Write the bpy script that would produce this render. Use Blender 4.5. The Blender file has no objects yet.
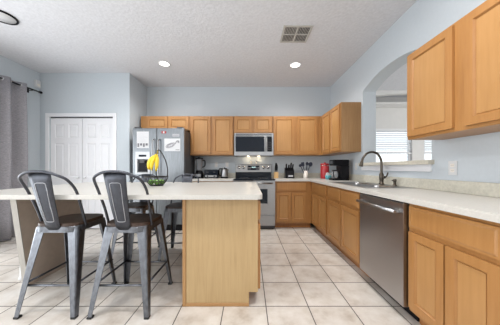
import bpy, bmesh, math, random
from mathutils import Vector, Matrix
R = math.radians
PI = math.pi
rnd = random.Random(7)
S = bpy.context.scene
C = S.collection

# ------------------------------------------------------------------ camera
cd = bpy.data.cameras.new('camera')
cam = bpy.data.objects.new('camera', cd)
C.objects.link(cam)
cam.location = (0, 0, 1.12)
cam.rotation_euler = (R(90), 0, 0)
cd.sensor_width = 36.0
cd.lens = 203.0 / 500.0 * 36.0
cd.shift_x = 0.002
cd.shift_y = 0.011
cd.clip_start = 0.05
S.camera = cam

# ------------------------------------------------------------------ world, lights, exposure
w = bpy.data.worlds.new('world')
S.world = w
w.use_nodes = True
bg = w.node_tree.nodes['Background']
bg.inputs['Color'].default_value = (0.90, 0.95, 1.0, 1)
bg.inputs['Strength'].default_value = 1.35
S.view_settings.view_transform = 'Standard'
S.view_settings.look = 'None'
S.view_settings.gamma = 1.0
S.view_settings.use_curve_mapping = False
S.view_settings.exposure = 0.52


def area(name, loc, rot, sx, sy, power, col=(1, 1, 1)):
    l = bpy.data.lights.new(name, 'AREA')
    l.shape = 'RECTANGLE'
    l.size = sx
    l.size_y = sy
    l.energy = power
    l.color = col
    o = bpy.data.objects.new(name, l)
    o.location = loc
    o.rotation_euler = rot
    C.objects.link(o)
    return o


# daylight through the patio door in the left wall, then added fill lamps
area('patio_daylight', (-3.88, 1.8, 1.1), (0, R(-90), 0), 1.9, 1.9, 55, (0.95, 0.98, 1.0))
area('living_side_fill', (-3.7, -1.3, 1.25), (0, R(-90), 0), 2.2, 2.3, 60, (0.98, 0.99, 1.0))  # added fill in front of a blank stretch of wall, no window there
for lx_, ly_ in ((-1.41, 1.0), (0.55, 1.0), (0.55, -1.0)):
    area('ceiling_fill', (lx_, ly_, 2.84), (0, 0, 0), 0.3, 0.3, 19, (1.0, 0.97, 0.93))  # added ceiling fill out of view, no fixtures behind these lamps
area('far_room_fill', (5.8, 2.4, 1.5), (0, R(90), 0), 2.0, 2.0, 55, (1.0, 0.98, 0.95))  # added to brighten the room beyond, its side wall has no window


# ------------------------------------------------------------------ materials
def _nt(name):
    m = bpy.data.materials.new(name)
    m.use_nodes = True
    nt = m.node_tree
    return m, nt, nt.nodes['Principled BSDF']


def ramp(nt, fac, stops):
    r = nt.nodes.new('ShaderNodeValToRGB')
    el = r.color_ramp.elements
    while len(el) < len(stops):
        el.new(0.5)
    for e, (p, c) in zip(el, stops):
        e.position = p
        e.color = (c[0], c[1], c[2], 1)
    nt.links.new(fac, r.inputs['Fac'])
    return r.outputs['Color']


def noise(nt, scale=(1, 1, 1), s=5.0, detail=3.0, rough=0.5, coord='Object'):
    tc = nt.nodes.new('ShaderNodeTexCoord')
    mp = nt.nodes.new('ShaderNodeMapping')
    mp.inputs['Scale'].default_value = scale
    n = nt.nodes.new('ShaderNodeTexNoise')
    n.inputs['Scale'].default_value = s
    n.inputs['Detail'].default_value = detail
    n.inputs['Roughness'].default_value = rough
    nt.links.new(tc.outputs[coord], mp.inputs['Vector'])
    nt.links.new(mp.outputs['Vector'], n.inputs['Vector'])
    return n.outputs['Fac']


def bump(nt, b, h, strength, dist=0.01):
    bp = nt.nodes.new('ShaderNodeBump')
    bp.inputs['Strength'].default_value = strength
    bp.inputs['Distance'].default_value = dist
    nt.links.new(h, bp.inputs['Height'])
    nt.links.new(bp.outputs['Normal'], b.inputs['Normal'])


def mat(name, col, rough=0.5, metal=0.0, var=0.06, s=8.0, scale=(1, 1, 1), spec=0.5, bumpy=0.0, emit=None, estr=0.0):
    m, nt, b = _nt(name)
    lo = [max(0, c * (1 - var)) for c in col]
    hi = [min(1, c * (1 + var)) for c in col]
    f = noise(nt, scale, s)
    nt.links.new(ramp(nt, f, [(0.3, lo), (0.7, hi)]), b.inputs['Base Color'])
    b.inputs['Roughness'].default_value = rough
    b.inputs['Metallic'].default_value = metal
    b.inputs['Specular IOR Level'].default_value = spec
    if bumpy:
        bump(nt, b, f, bumpy)
    if emit:
        b.inputs['Emission Color'].default_value = (*emit, 1)
        b.inputs['Emission Strength'].default_value = estr
    return m


def wood(name, c1, c2, c3, scale=(14, 14, 1.1), s=3.0, rough=0.38):
    m, nt, b = _nt(name)
    f = noise(nt, scale, s, 5.0, 0.62)
    big = noise(nt, (2.5, 2.5, 1.2), 1.6, 2.0)
    mx = nt.nodes.new('ShaderNodeMath')
    mx.operation = 'MULTIPLY_ADD'
    mx.inputs[1].default_value = 0.55
    nt.links.new(f, mx.inputs[0])
    m2 = nt.nodes.new('ShaderNodeMath')
    m2.operation = 'MULTIPLY'
    m2.inputs[1].default_value = 0.45
    nt.links.new(big, m2.inputs[0])
    nt.links.new(m2.outputs[0], mx.inputs[2])
    nt.links.new(ramp(nt, mx.outputs[0], [(0.3, c1), (0.5, c2), (0.72, c3)]), b.inputs['Base Color'])
    b.inputs['Roughness'].default_value = rough
    return m


M = {}
M['wall'] = mat('blue_grey_wall_paint', (0.53, 0.58, 0.622), 0.85, var=0.015, s=40, bumpy=0.04)
M['ceiling'] = mat('textured_ceiling_paint', (0.68, 0.69, 0.725), 0.9, var=0.05, s=34, bumpy=0.35)
M['white'] = mat('white_trim_paint', (0.78, 0.79, 0.82), 0.45, var=0.01)
M['cream_wall'] = mat('pale_room_paint', (0.78, 0.78, 0.77), 0.85, var=0.02)
M['maple'] = wood('honey_maple', (0.315, 0.142, 0.042), (0.37, 0.177, 0.056), (0.425, 0.214, 0.073))
M['maple_dark'] = wood('toe_kick_maple', (0.30, 0.125, 0.04), (0.36, 0.155, 0.05), (0.42, 0.19, 0.065))
M['maple_inner'] = wood('maple_panel', (0.370, 0.187, 0.063), (0.42, 0.220, 0.078), (0.468, 0.254, 0.096))
M['veneer'] = wood('pale_maple_veneer', (0.36, 0.235, 0.108), (0.44, 0.302, 0.148), (0.50, 0.355, 0.182), (26, 26, 1.3), 3.0, 0.45)
M['veneer_edge'] = wood('orange_edge_banding', (0.33, 0.175, 0.068), (0.38, 0.21, 0.085), (0.42, 0.24, 0.10))
M['endwood'] = wood('brown_end_wood', (0.25, 0.135, 0.055), (0.32, 0.180, 0.078), (0.39, 0.235, 0.11), (20, 20, 1.2), 3.0, 0.5)
M['counter'] = mat('cream_laminate', (0.555, 0.54, 0.505), 0.32, var=0.05, s=90)
M['splash'] = mat('speckled_laminate', (0.58, 0.56, 0.48), 0.4, var=0.10, s=45)
M['sill'] = mat('beige_ledge_laminate', (0.58, 0.55, 0.47), 0.4, var=0.08, s=45)
M['pedestal'] = mat('pedestal_shaded_tone', (0.50, 0.41, 0.335), 0.6, var=0.05, s=20)  # brown of the shaded face put into the base colour
M['pedestal_lit_end'] = mat('pedestal_lit_tone', (0.43, 0.405, 0.37), 0.6, var=0.03)  # lit tone of the same pedestal, for its near end
M['black'] = mat('black_plastic', (0.008, 0.008, 0.010), 0.32, var=0.05, spec=0.14)
M['blackglass'] = mat('black_glass', (0.010, 0.014, 0.022), 0.06, var=0.02, spec=0.25)
M['darkgrey'] = mat('dark_grey_plastic', (0.07, 0.07, 0.075), 0.5, var=0.05)
M['bronze'] = mat('oil_rubbed_bronze', (0.10, 0.085, 0.07), 0.32, 0.9, var=0.15)
M['chrome'] = mat('chrome', (0.75, 0.75, 0.76), 0.15, 1.0, var=0.02)
M['vent_white'] = mat('dull_vent_enamel', (0.50, 0.49, 0.46), 0.6, var=0.02)
M['white_plastic'] = mat('white_plastic', (0.66, 0.67, 0.68), 0.4, var=0.01)
M['offwhite'] = mat('white_ceramic', (0.78, 0.74, 0.68), 0.35, var=0.02)
M['red'] = mat('red_enamel', (0.42, 0.028, 0.035), 0.3, var=0.08)
M['teal'] = mat('teal_ceramic', (0.10, 0.36, 0.42), 0.35, var=0.05)
M['navy'] = mat('navy_silicone', (0.018, 0.025, 0.05), 0.45, var=0.1)
M['blockwood'] = wood('beech_block', (0.52, 0.31, 0.12), (0.60, 0.38, 0.16), (0.66, 0.43, 0.2))
M['seatwood'] = wood('dark_elm_seat', (0.022, 0.012, 0.008), (0.05, 0.026, 0.016), (0.09, 0.05, 0.032), (3, 22, 8), 3.0, 0.5)
M['banana'] = mat('banana_skin', (0.78, 0.56, 0.03), 0.5, var=0.12, s=20)
M['banana_tip'] = mat('banana_stem', (0.22, 0.17, 0.03), 0.6, var=0.1)
M['lime'] = mat('green_fruit_skin', (0.11, 0.25, 0.035), 0.4, var=0.45, s=30)
M['wire'] = mat('black_wire', (0.015, 0.013, 0.012), 0.4, 0.3, var=0.05)
M['paper'] = mat('white_paper', (0.62, 0.63, 0.65), 0.7, var=0.01)
M['ink'] = mat('grey_ink', (0.16, 0.16, 0.18), 0.7, var=0.3, s=60)
M['lightink'] = mat('pale_grey_ink', (0.5, 0.5, 0.53), 0.7, var=0.1, s=60)
M['magred'] = mat('red_magnet', (0.35, 0.03, 0.03), 0.5)
M['tan_metal'] = mat('tan_metal', (0.36, 0.32, 0.27), 0.5, 0.3)
M['rubber'] = mat('black_rubber', (0.015, 0.015, 0.015), 0.7)
M['lamp'] = mat('lamp_diffuser', (0.9, 0.9, 0.9), 0.4, emit=(1, 0.97, 0.92), estr=3.0)
M['warmlamp'] = mat('hood_lamp_lens', (0.9, 0.85, 0.75), 0.4, emit=(1, 0.8, 0.55), estr=4.0)
M['screen'] = mat('display_digits', (0.3, 0.4, 0.42), 0.4, emit=(0.6, 0.85, 0.9), estr=0.8)
M['blind'] = mat('white_blind', (0.86, 0.88, 0.9), 0.55, var=0.01)


def steel(name, col, rough, scale, var=0.07):
    m, nt, b = _nt(name)
    f = noise(nt, scale, 6.0, 4.0)
    lo = [c * (1 - var) for c in col]
    hi = [min(1, c * (1 + var)) for c in col]
    nt.links.new(ramp(nt, f, [(0.3, lo), (0.7, hi)]), b.inputs['Base Color'])
    rr = nt.nodes.new('ShaderNodeMapRange')
    rr.inputs['To Min'].default_value = rough * 0.8
    rr.inputs['To Max'].default_value = rough * 1.25
    nt.links.new(f, rr.inputs['Value'])
    nt.links.new(rr.outputs[0], b.inputs['Roughness'])
    b.inputs['Metallic'].default_value = 1.0
    return m


M['steel'] = steel('brushed_stainless', (0.37, 0.375, 0.385), 0.30, (1.5, 1.5, 60))
M['steel_soft'] = steel('satin_stainless', (0.30, 0.305, 0.31), 0.5, (1.5, 1.5, 60))
M['steel_v'] = steel('brushed_stainless_vertical', (0.215, 0.23, 0.245), 0.36, (22, 22, 0.7), 0.25)
M['steel_dark'] = steel('black_stainless', (0.47, 0.46, 0.46), 0.30, (1.2, 1.2, 70), 0.025)
M['gun'] = steel('gunmetal', (0.165, 0.175, 0.195), 0.36, (7, 7, 5), 0.2)
M['gun_dark'] = steel('dark_gunmetal', (0.085, 0.09, 0.105), 0.42, (7, 7, 5), 0.15)
M['gun_light'] = steel('pale_gunmetal_line', (0.50, 0.51, 0.54), 0.4, (7, 7, 5), 0.1)  # lighter gunmetal for the raised line on the splat


def curtain_mat():
    m, nt, b = _nt('grey_woven_curtain')
    f = noise(nt, (14, 14, 90), 3.0, 4.0, 0.7)
    nt.links.new(ramp(nt, f, [(0.3, (0.19, 0.185, 0.20)), (0.7, (0.40, 0.39, 0.42))]), b.inputs['Base Color'])
    b.inputs['Roughness'].default_value = 0.9
    bump(nt, b, f, 0.15)
    return m


M['curtain'] = curtain_mat()


def tile_mat():
    m, nt, b = _nt('beige_floor_tile')
    T = 0.3415
    tc = nt.nodes.new('ShaderNodeTexCoord')
    mp = nt.nodes.new('ShaderNodeMapping')
    # grout lines at x = 0.479 + k T and y = 1.644 + k T
    mp.inputs['Location'].default_value = (-(0.479 - 10 * T), -(1.644 - 20 * T), 0)
    nt.links.new(tc.outputs['Object'], mp.inputs['Vector'])
    br = nt.nodes.new('ShaderNodeTexBrick')
    br.offset = 0.0
    br.squash = 1.0
    br.inputs['Scale'].default_value = 1.0
    br.inputs['Brick Width'].default_value = T
    br.inputs['Row Height'].default_value = T
    br.inputs['Mortar Size'].default_value = 0.0042
    br.inputs['Mortar Smooth'].default_value = 0.15
    br.inputs['Bias'].default_value = 0.0
    br.inputs['Color1'].default_value = (0, 0, 0, 1)
    br.inputs['Color2'].default_value = (1, 1, 1, 1)
    br.inputs['Mortar'].default_value = (0.5, 0.5, 0.5, 1)
    nt.links.new(mp.outputs[0], br.inputs['Vector'])
    f = noise(nt, (1, 1, 1), 5.5, 5.0, 0.62)
    base = ramp(nt, f, [(0.28, (0.46, 0.40, 0.345)), (0.46, (0.62, 0.575, 0.525)), (0.68, (0.73, 0.70, 0.665))])
    # each tile a touch lighter or darker
    mm = nt.nodes.new('ShaderNodeMix')
    mm.data_type = 'RGBA'
    mm.blend_type = 'MULTIPLY'
    mm.inputs[0].default_value = 1.0
    tint = ramp(nt, br.outputs['Color'], [(0.0, (0.93, 0.92, 0.91)), (1.0, (1, 1, 1))])
    nt.links.new(base, mm.inputs[6])
    nt.links.new(tint, mm.inputs[7])
    mg = nt.nodes.new('ShaderNodeMix')
    mg.data_type = 'RGBA'
    nt.links.new(br.outputs['Fac'], mg.inputs[0])
    nt.links.new(mm.outputs[2], mg.inputs[6])
    mg.inputs[7].default_value = (0.10, 0.09, 0.08, 1)
    nt.links.new(mg.outputs[2], b.inputs['Base Color'])
    rr = nt.nodes.new('ShaderNodeMapRange')
    rr.inputs['To Min'].default_value = 0.30
    rr.inputs['To Max'].default_value = 0.8
    nt.links.new(br.outputs['Fac'], rr.inputs['Value'])
    nt.links.new(rr.outputs[0], b.inputs['Roughness'])
    inv = nt.nodes.new('ShaderNodeMath')
    inv.operation = 'SUBTRACT'
    inv.inputs[0].default_value = 1.0
    nt.links.new(br.outputs['Fac'], inv.inputs[1])
    bump(nt, b, inv.outputs[0], 0.4, 0.004)
    return m


M['tile'] = tile_mat()


def glass_mat():
    m = bpy.data.materials.new('clear_pane_glass')
    m.use_nodes = True
    nt = m.node_tree
    nt.nodes.clear()
    out = nt.nodes.new('ShaderNodeOutputMaterial')
    tr = nt.nodes.new('ShaderNodeBsdfTransparent')
    tr.inputs['Color'].default_value = (0.96, 0.98, 0.98, 1)
    gl = nt.nodes.new('ShaderNodeBsdfGlossy')
    gl.inputs['Roughness'].default_value = 0.03
    mx = nt.nodes.new('ShaderNodeMixShader')
    fr = nt.nodes.new('ShaderNodeFresnel')
    fr.inputs['IOR'].default_value = 1.45
    nt.links.new(fr.outputs[0], mx.inputs[0])
    nt.links.new(tr.outputs[0], mx.inputs[1])
    nt.links.new(gl.outputs[0], mx.inputs[2])
    nt.links.new(mx.outputs[0], out.inputs['Surface'])
    return m


M['glass'] = glass_mat()


# ------------------------------------------------------------------ mesh helpers
def newbm():
    return bmesh.new()


def box(bm, x0, x1, y0, y1, z0, z1, bevel=0.0, seg=2):
    vs = [bm.verts.new(p) for p in ((x0, y0, z0), (x1, y0, z0), (x1, y1, z0), (x0, y1, z0),
                                    (x0, y0, z1), (x1, y0, z1), (x1, y1, z1), (x0, y1, z1))]
    fs = [bm.faces.new([vs[i] for i in f]) for f in
          ((3, 2, 1, 0), (4, 5, 6, 7), (0, 1, 5, 4), (1, 2, 6, 5), (2, 3, 7, 6), (3, 0, 4, 7))]
    if bevel > 0:
        es = {e for f in fs for e in f.edges}
        bmesh.ops.bevel(bm, geom=list(es), offset=bevel, segments=seg, affect='EDGES', profile=0.7)
    return bm


def prism(bm, pts, lo, hi, axis='z', bevel=0.0, seg=2):
    """extrude a 2D polygon along an axis; pts are the other two coordinates in order"""
    def P(a, b, c):
        return {'z': (a, b, c), 'y': (a, c, b), 'x': (c, a, b)}[axis]
    A = [bm.verts.new(P(a, b, lo)) for a, b in pts]
    B = [bm.verts.new(P(a, b, hi)) for a, b in pts]
    fs = [bm.faces.new(A[::-1]), bm.faces.new(B)]
    n = len(pts)
    for i in range(n):
        j = (i + 1) % n
        fs.append(bm.faces.new((A[i], A[j], B[j], B[i])))
    if bevel > 0:
        es = list(fs[0].edges) + list(fs[1].edges)
        bmesh.ops.bevel(bm, geom=es, offset=bevel, segments=seg, affect='EDGES', profile=0.7)
    bmesh.ops.recalc_face_normals(bm, faces=bm.faces[:])
    return bm


def smooth_path(pts, n=6, closed=False):
    P = [Vector(p) for p in pts]
    out = []
    m = len(P)
    rng = range(m if closed else m - 1)
    for i in rng:
        if closed:
            p0, p1, p2, p3 = P[(i - 1) % m], P[i], P[(i + 1) % m], P[(i + 2) % m]
        else:
            p0, p1, p2, p3 = P[max(0, i - 1)], P[i], P[i + 1], P[min(m - 1, i + 2)]
        for k in range(n):
            t = k / n
            out.append(0.5 * ((2 * p1) + (-p0 + p2) * t + (2 * p0 - 5 * p1 + 4 * p2 - p3) * t * t + (-p0 + 3 * p1 - 3 * p2 + p3) * t ** 3))
    if not closed:
        out.append(P[-1].copy())
    return out


def tube(bm, pts, r, sides=8, closed=False, caps=True):
    P = [Vector(p) for p in pts]
    n = len(P)
    rings = []
    prev = None
    for i in range(n):
        if closed:
            t = (P[(i + 1) % n] - P[i - 1]).normalized()
        else:
            t = (P[min(n - 1, i + 1)] - P[max(0, i - 1)]).normalized()
        if prev is None:
            a = Vector((0, 0, 1)) if abs(t.z) < 0.9 else Vector((1, 0, 0))
            u = t.cross(a).normalized()
        else:
            u = (prev - t * prev.dot(t)).normalized()
        prev = u
        v = t.cross(u)
        rr = r[i] if isinstance(r, (list, tuple)) else r
        rings.append([bm.verts.new(P[i] + (u * math.cos(2 * PI * k / sides) + v * math.sin(2 * PI * k / sides)) * rr) for k in range(sides)])
    for i in range(n if closed else n - 1):
        a, b = rings[i], rings[(i + 1) % n]
        for k in range(sides):
            f = bm.faces.new((a[k], a[(k + 1) % sides], b[(k + 1) % sides], b[k]))
            f.smooth = True
    if caps and not closed:
        bm.faces.new(rings[0][::-1])
        bm.faces.new(rings[-1])
    return bm


def lathe(bm, prof, cx=0, cy=0, cz=0, sides=24, axis='z', smooth=True):
    """prof: list of (radius, height); closed with caps where radius > 0"""
    def P(r, a, h):
        x, y = r * math.cos(a), r * math.sin(a)
        if axis == 'z':
            return (cx + x, cy + y, cz + h)
        if axis == 'y':
            return (cx + x, cy + h, cz + y)
        return (cx + h, cy + x, cz + y)
    rings = []
    for r, h in prof:
        if r < 1e-6:
            rings.append([bm.verts.new(P(0, 0, h))])
        else:
            rings.append([bm.verts.new(P(r, 2 * PI * k / sides, h)) for k in range(sides)])
    for a, b in zip(rings, rings[1:]):
        for k in range(sides):
            j = (k + 1) % sides
            if len(a) == 1 and len(b) == 1:
                continue
            if len(a) == 1:
                f = bm.faces.new((a[0], b[j], b[k]))
            elif len(b) == 1:
                f = bm.faces.new((a[k], a[j], b[0]))
            else:
                f = bm.faces.new((a[k], a[j], b[j], b[k]))
            f.smooth = smooth
    if len(rings[0]) > 1:
        bm.faces.new(rings[0][::-1])
    if len(rings[-1]) > 1:
        bm.faces.new(rings[-1])
    bmesh.ops.recalc_face_normals(bm, faces=bm.faces[:])
    return bm


def obj(name, bm, m, parent=None, label=None):
    me = bpy.data.meshes.new(name)
    bm.normal_update()
    bm.to_mesh(me)
    bm.free()
    me.materials.append(m if not isinstance(m, str) else M[m])
    o = bpy.data.objects.new(name, me)
    C.objects.link(o)
    if parent:
        o.parent = parent
    if label:
        o['label'] = label
    return o


def tag(o, label, cat, group=None):
    o['label'] = label
    o['category'] = cat
    if group:
        o['group'] = group
    return o


def thing(name, label, cat, loc=(0, 0, 0), rotz=0, group=None):
    o = bpy.data.objects.new(name, None)
    o.empty_display_size = 0.1
    C.objects.link(o)
    o.location = loc
    o.rotation_euler = (0, 0, rotz)
    return tag(o, label, cat, group)


def struct(name, bm, m, parent=None):
    o = obj(name, bm, m, parent)
    if not parent:
        o['kind'] = 'structure'
    return o


def copy_tree(o, parent=None):
    c = o.copy()
    C.objects.link(c)
    if parent:
        c.parent = parent
    for ch in list(o.children):
        copy_tree(ch, c)
    return c


def B(*a, **k):
    return box(newbm(), *a, **k)


# ------------------------------------------------------------------ the room
D, XW, XL, H, YB = 4.35, 1.745, -3.83, 2.86, -2.6
YC, XC = 3.72, -2.19          # closet wall plane and its outer corner
struct('floor', B(XL - 0.2, 6.0, YB, 5.4, -0.12, 0), 'tile')
struct('ceiling', B(XL - 0.2, 6.0, YB, 5.4, H, H + 0.12), 'ceiling')
struct('wall_back', B(XC - 0.12, XW + 0.2, D, D + 0.14, 0, H), 'wall')
# closet wall with an opening for the double doors
bm = newbm()
DX0, DX1, DZ = -3.655, -2.485, 2.06
box(bm, XL, DX0, YC, YC + 0.12, 0, H)
box(bm, DX1, XC, YC, YC + 0.12, 0, H)
box(bm, DX0, DX1, YC, YC + 0.12, DZ, H)
struct('wall_closet', bm, 'wall')
# living side behind the camera: unseen wall with window openings, added for reflections
bm = newbm()
box(bm, XL - 0.16, -2.6, YB - 0.14, YB, 0, H)
box(bm, -1.0, 0.9, YB - 0.14, YB, 0, H)
box(bm, 2.5, 6.0, YB - 0.14, YB, 0, H)
for a_, b_ in ((-2.6, -1.0), (0.9, 2.5)):
    box(bm, a_, b_, YB - 0.14, YB, 0, 0.9)
    box(bm, a_, b_, YB - 0.14, YB, 2.1, H)
struct('wall_rear', bm, 'cream_wall')
struct('wall_return', B(XC - 0.12, XC, YC + 0.12, D, 0, H), 'wall')
struct('wall_closet_inside', B(XL, XC - 0.12, YC + 0.6, YC + 0.66, 0, H), 'wall')
# left wall, patio door opening towards the camera
PY0, PY1, PZ = 0.75, 2.85, 2.08
bm = newbm()
box(bm, XL - 0.16, XL, PY1, YC + 0.66, 0, H)
box(bm, XL - 0.16, XL, YB, PY0, 0, H)
box(bm, XL - 0.16, XL, PY0, PY1, PZ, H)
struct('wall_left', bm, 'wall')
pd = bpy.data.objects.new('window_2', None)
C.objects.link(pd)
pd.location = (XL - 0.08, PY0, 0)
pd['kind'] = 'structure'
bm = newbm()
L = PY1 - PY0
for a, b in ((0.0, 0.06), (L / 2 - 0.04, L / 2 + 0.04), (L - 0.06, L)):
    box(bm, -0.05, 0.05, a, b, 0, PZ)
box(bm, -0.05, 0.05, 0.06, L / 2 - 0.04, 0, 0.06)
box(bm, -0.05, 0.05, L / 2 + 0.04, L - 0.06, 0, 0.06)
box(bm, -0.05, 0.05, 0.06, L / 2 - 0.04, PZ - 0.06, PZ)
box(bm, -0.05, 0.05, L / 2 + 0.04, L - 0.06, PZ - 0.06, PZ)
obj('window_frame', bm, 'white', pd)
bm = newbm()
box(bm, -0.004, 0.004, 0.06, L / 2 - 0.04, 0.06, PZ - 0.06)
box(bm, -0.004, 0.004, L / 2 + 0.04, L - 0.06, 0.06, PZ - 0.06)
obj('pane', bm, 'glass', pd)

# right wall with an arched pass-through
OY0, OY1, OZ0, OZS, RISE = 1.94, 3.11, 1.155, 2.29, 0.125
XO = XW + 0.2
bm = newbm()
box(bm, XW, XO, YB, OY0, 0, H)
box(bm, XW, XO, OY1, D, 0, H)
box(bm, XW, XO, OY0, OY1, 0, OZ0)
arc = []
for i in range(25):
    t = -1 + 2 * i / 24
    arc.append((OY0 + (t + 1) / 2 * (OY1 - OY0), OZS + RISE * (1 - abs(t) ** 2.2)))
prism(bm, arc + [(OY1, H), (OY0, H)], XW, XO, 'x')
struct('wall_right', bm, 'wall')
bm = newbm()
box(bm, XW - 0.06, XO + 0.05, OY0 - 0.03, OY1 + 0.03, OZ0, OZ0 + 0.042, 0.004)
t_ = obj('trim_1', bm, 'sill')
t_['kind'] = 'structure'
struct('trim_2', B(XW - 0.02, XW, OY0 - 0.01, OY1 + 0.01, OZ0 - 0.07, OZ0, 0.003), 'white')

# the room beyond the pass-through
XE, YA, YF = 5.9, 4.55, 5.0
bm = newbm()
pts = []
ax0, ax1 = 2.25, 5.35
for i in range(25):
    t = -1 + 2 * i / 24
    pts.append((ax0 + (t + 1) / 2 * (ax1 - ax0), 2.66 + 0.14 * (1 - t * t)))
prism(bm, pts + [(ax1, H), (ax0, H)], YA, YA + 0.12, 'y')
box(bm, XO, ax0, YA, YA + 0.12, 0, H)
box(bm, ax1, XE, YA, YA + 0.12, 0, H)
struct('wall_alcove_arch', bm, 'cream_wall')
struct('ceiling_alcove', B(XO, XE, YA + 0.12, YF, 2.60, 2.64), 'cream_wall')
WX = ((2.55, 4.02), (4.31, 5.2))
WZ0, WZ1 = 0.95, 2.09
bm = newbm()
xs = [XO, WX[0][0], WX[0][1], WX[1][0], WX[1][1], XE]
for a, b in ((xs[0], xs[1]), (xs[2], xs[3]), (xs[4], xs[5])):
    box(bm, a, b, YF, YF + 0.14, 0, H)
for a, b in WX:
    box(bm, a, b, YF, YF + 0.14, 0, WZ0)
    box(bm, a, b, YF, YF + 0.14, WZ1, H)
struct('wall_alcove', bm, 'cream_wall')
struct('wall_alcove_side', B(XE, XE + 0.1, YB, YF + 0.14, 0, H), 'cream_wall')
for k, (a, b) in enumerate(WX):
    wo = bpy.data.objects.new('window_1' if k == 0 else 'window_3', None)
    C.objects.link(wo)
    wo.location = (a, YF + 0.07, WZ0)
    wo['kind'] = 'structure'
    ww, hh = b - a, WZ1 - WZ0
    bm = newbm()
    box(bm, 0, 0.05, -0.03, 0.03, 0, hh)
    box(bm, ww - 0.05, ww, -0.03, 0.03, 0, hh)
    box(bm, 0.05, ww - 0.05, -0.03, 0.03, 0, 0.05)
    box(bm, 0.05, ww - 0.05, -0.03, 0.03, hh - 0.05, hh)
    box(bm, 0.05, ww - 0.05, -0.03, 0.03, hh * 0.46, hh * 0.46 + 0.05)
    obj('window_frame', bm, 'white', wo)
    obj('pane', B(0.05, ww - 0.05, -0.004, 0.004, 0.05, hh - 0.05), 'glass', wo)
    lab = ['wide white slatted window blind seen through the arched pass-through',
           'narrow white slatted blind at the right edge of the pass-through'][k]
    bl = thing('window_blind', lab, 'blind', (a + 0.01, YF + 0.02, 0), 0, 'blinds beyond the pass-through')
    ww -= 0.02
    obj('headrail', B(0, ww, -0.025, 0.015, WZ1 - 0.05, WZ1 - 0.002), 'blind', bl)
    bm = newbm()
    zb = 1.50
    n = int((WZ1 - 0.07 - zb) / 0.045)
    for i in range(n):
        z = WZ1 - 0.075 - i * 0.045
        prism(bm, [(-0.021, z - 0.014), (-0.019, z - 0.017), (0.021, z + 0.014), (0.019, z + 0.017)], 0.004, ww - 0.004, 'x')
    obj('slats', bm, 'blind', bl)
    obj('bottom_rail', B(0, ww, -0.02, 0.015, zb - 0.03, zb - 0.005), 'blind', bl)

# closet doors (double doors in a white casing)
bm = newbm()
cw = 0.062
box(bm, DX0 - cw, DX0, YC - 0.018, YC, 0, DZ + cw, 0.003)
box(bm, DX1, DX1 + cw, YC - 0.018, YC, 0, DZ + cw, 0.003)
box(bm, DX0, DX1, YC - 0.018, YC, DZ, DZ + cw, 0.003)
struct('trim_3', bm, 'white')


def inset_panels(wd, ht, th, panels, depth=0.008, slope=0.014, raised=False):
    """slab whose front face (y = -th) carries sunk panels with bevelled edges"""
    bm = newbm()
    xs = sorted({0, wd} | {p[0] for p in panels} | {p[1] for p in panels})
    zs = sorted({0, ht} | {p[2] for p in panels} | {p[3] for p in panels})
    yf = -th
    V = {}

    def v(x, y, z):
        k = (round(x, 5), round(y, 5), round(z, 5))
        if k not in V:
            V[k] = bm.verts.new((x, y, z))
        return V[k]

    def ring(a, b):
        for i in range(4):
            j = (i + 1) % 4
            bm.faces.new((a[i], a[j], b[j], b[i]))
    for i in range(len(xs) - 1):
        for j in range(len(zs) - 1):
            x0, x1, z0, z1 = xs[i], xs[i + 1], zs[j], zs[j + 1]
            cx, cz = (x0 + x1) / 2, (z0 + z1) / 2
            hit = any(p[0] < cx < p[1] and p[2] < cz < p[3] for p in panels)
            o = [v(x0, yf, z0), v(x1, yf, z0), v(x1, yf, z1), v(x0, yf, z1)]
            if not hit:
                bm.faces.new(o)
                continue
            e, d, s2 = slope * 0.45, depth * 0.55, slope
            a = [v(x0 + e, yf + d, z0 + e), v(x1 - e, yf + d, z0 + e), v(x1 - e, yf + d, z1 - e), v(x0 + e, yf + d, z1 - e)]
            b = [v(x0 + s2, yf + depth, z0 + s2), v(x1 - s2, yf + depth, z0 + s2), v(x1 - s2, yf + depth, z1 - s2), v(x0 + s2, yf + depth, z1 - s2)]
            ring(o, a)
            ring(a, b)
            if raised:
                s3 = s2 + 0.02
                c = [v(x0 + s3, yf + 0.002, z0 + s3), v(x1 - s3, yf + 0.002, z0 + s3), v(x1 - s3, yf + 0.002, z1 - s3), v(x0 + s3, yf + 0.002, z1 - s3)]
                ring(b, c)
                bm.faces.new(c)
            else:
                bm.faces.new(b)
    # sides and back
    for i in range(len(xs) - 1):
        bm.faces.new((v(xs[i], yf, 0), v(xs[i], 0, 0), v(xs[i + 1], 0, 0), v(xs[i + 1], yf, 0)))
        bm.faces.new((v(xs[i], yf, ht), v(xs[i + 1], yf, ht), v(xs[i + 1], 0, ht), v(xs[i], 0, ht)))
    for j in range(len(zs) - 1):
        bm.faces.new((v(0, yf, zs[j]), v(0, yf, zs[j + 1]), v(0, 0, zs[j + 1]), v(0, 0, zs[j])))
        bm.faces.new((v(wd, yf, zs[j]), v(wd, 0, zs[j]), v(wd, 0, zs[j + 1]), v(wd, yf, zs[j + 1])))
    bk = [v(x, 0, 0) for x in xs] + [v(wd, 0, z) for z in zs[1:]] + [v(x, 0, ht) for x in xs[::-1][1:]] + [v(0, 0, z) for z in zs[::-1][1:-1]]
    bm.faces.new(bk)
    bmesh.ops.recalc_face_normals(bm, faces=bm.faces[:])
    return bm


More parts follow.
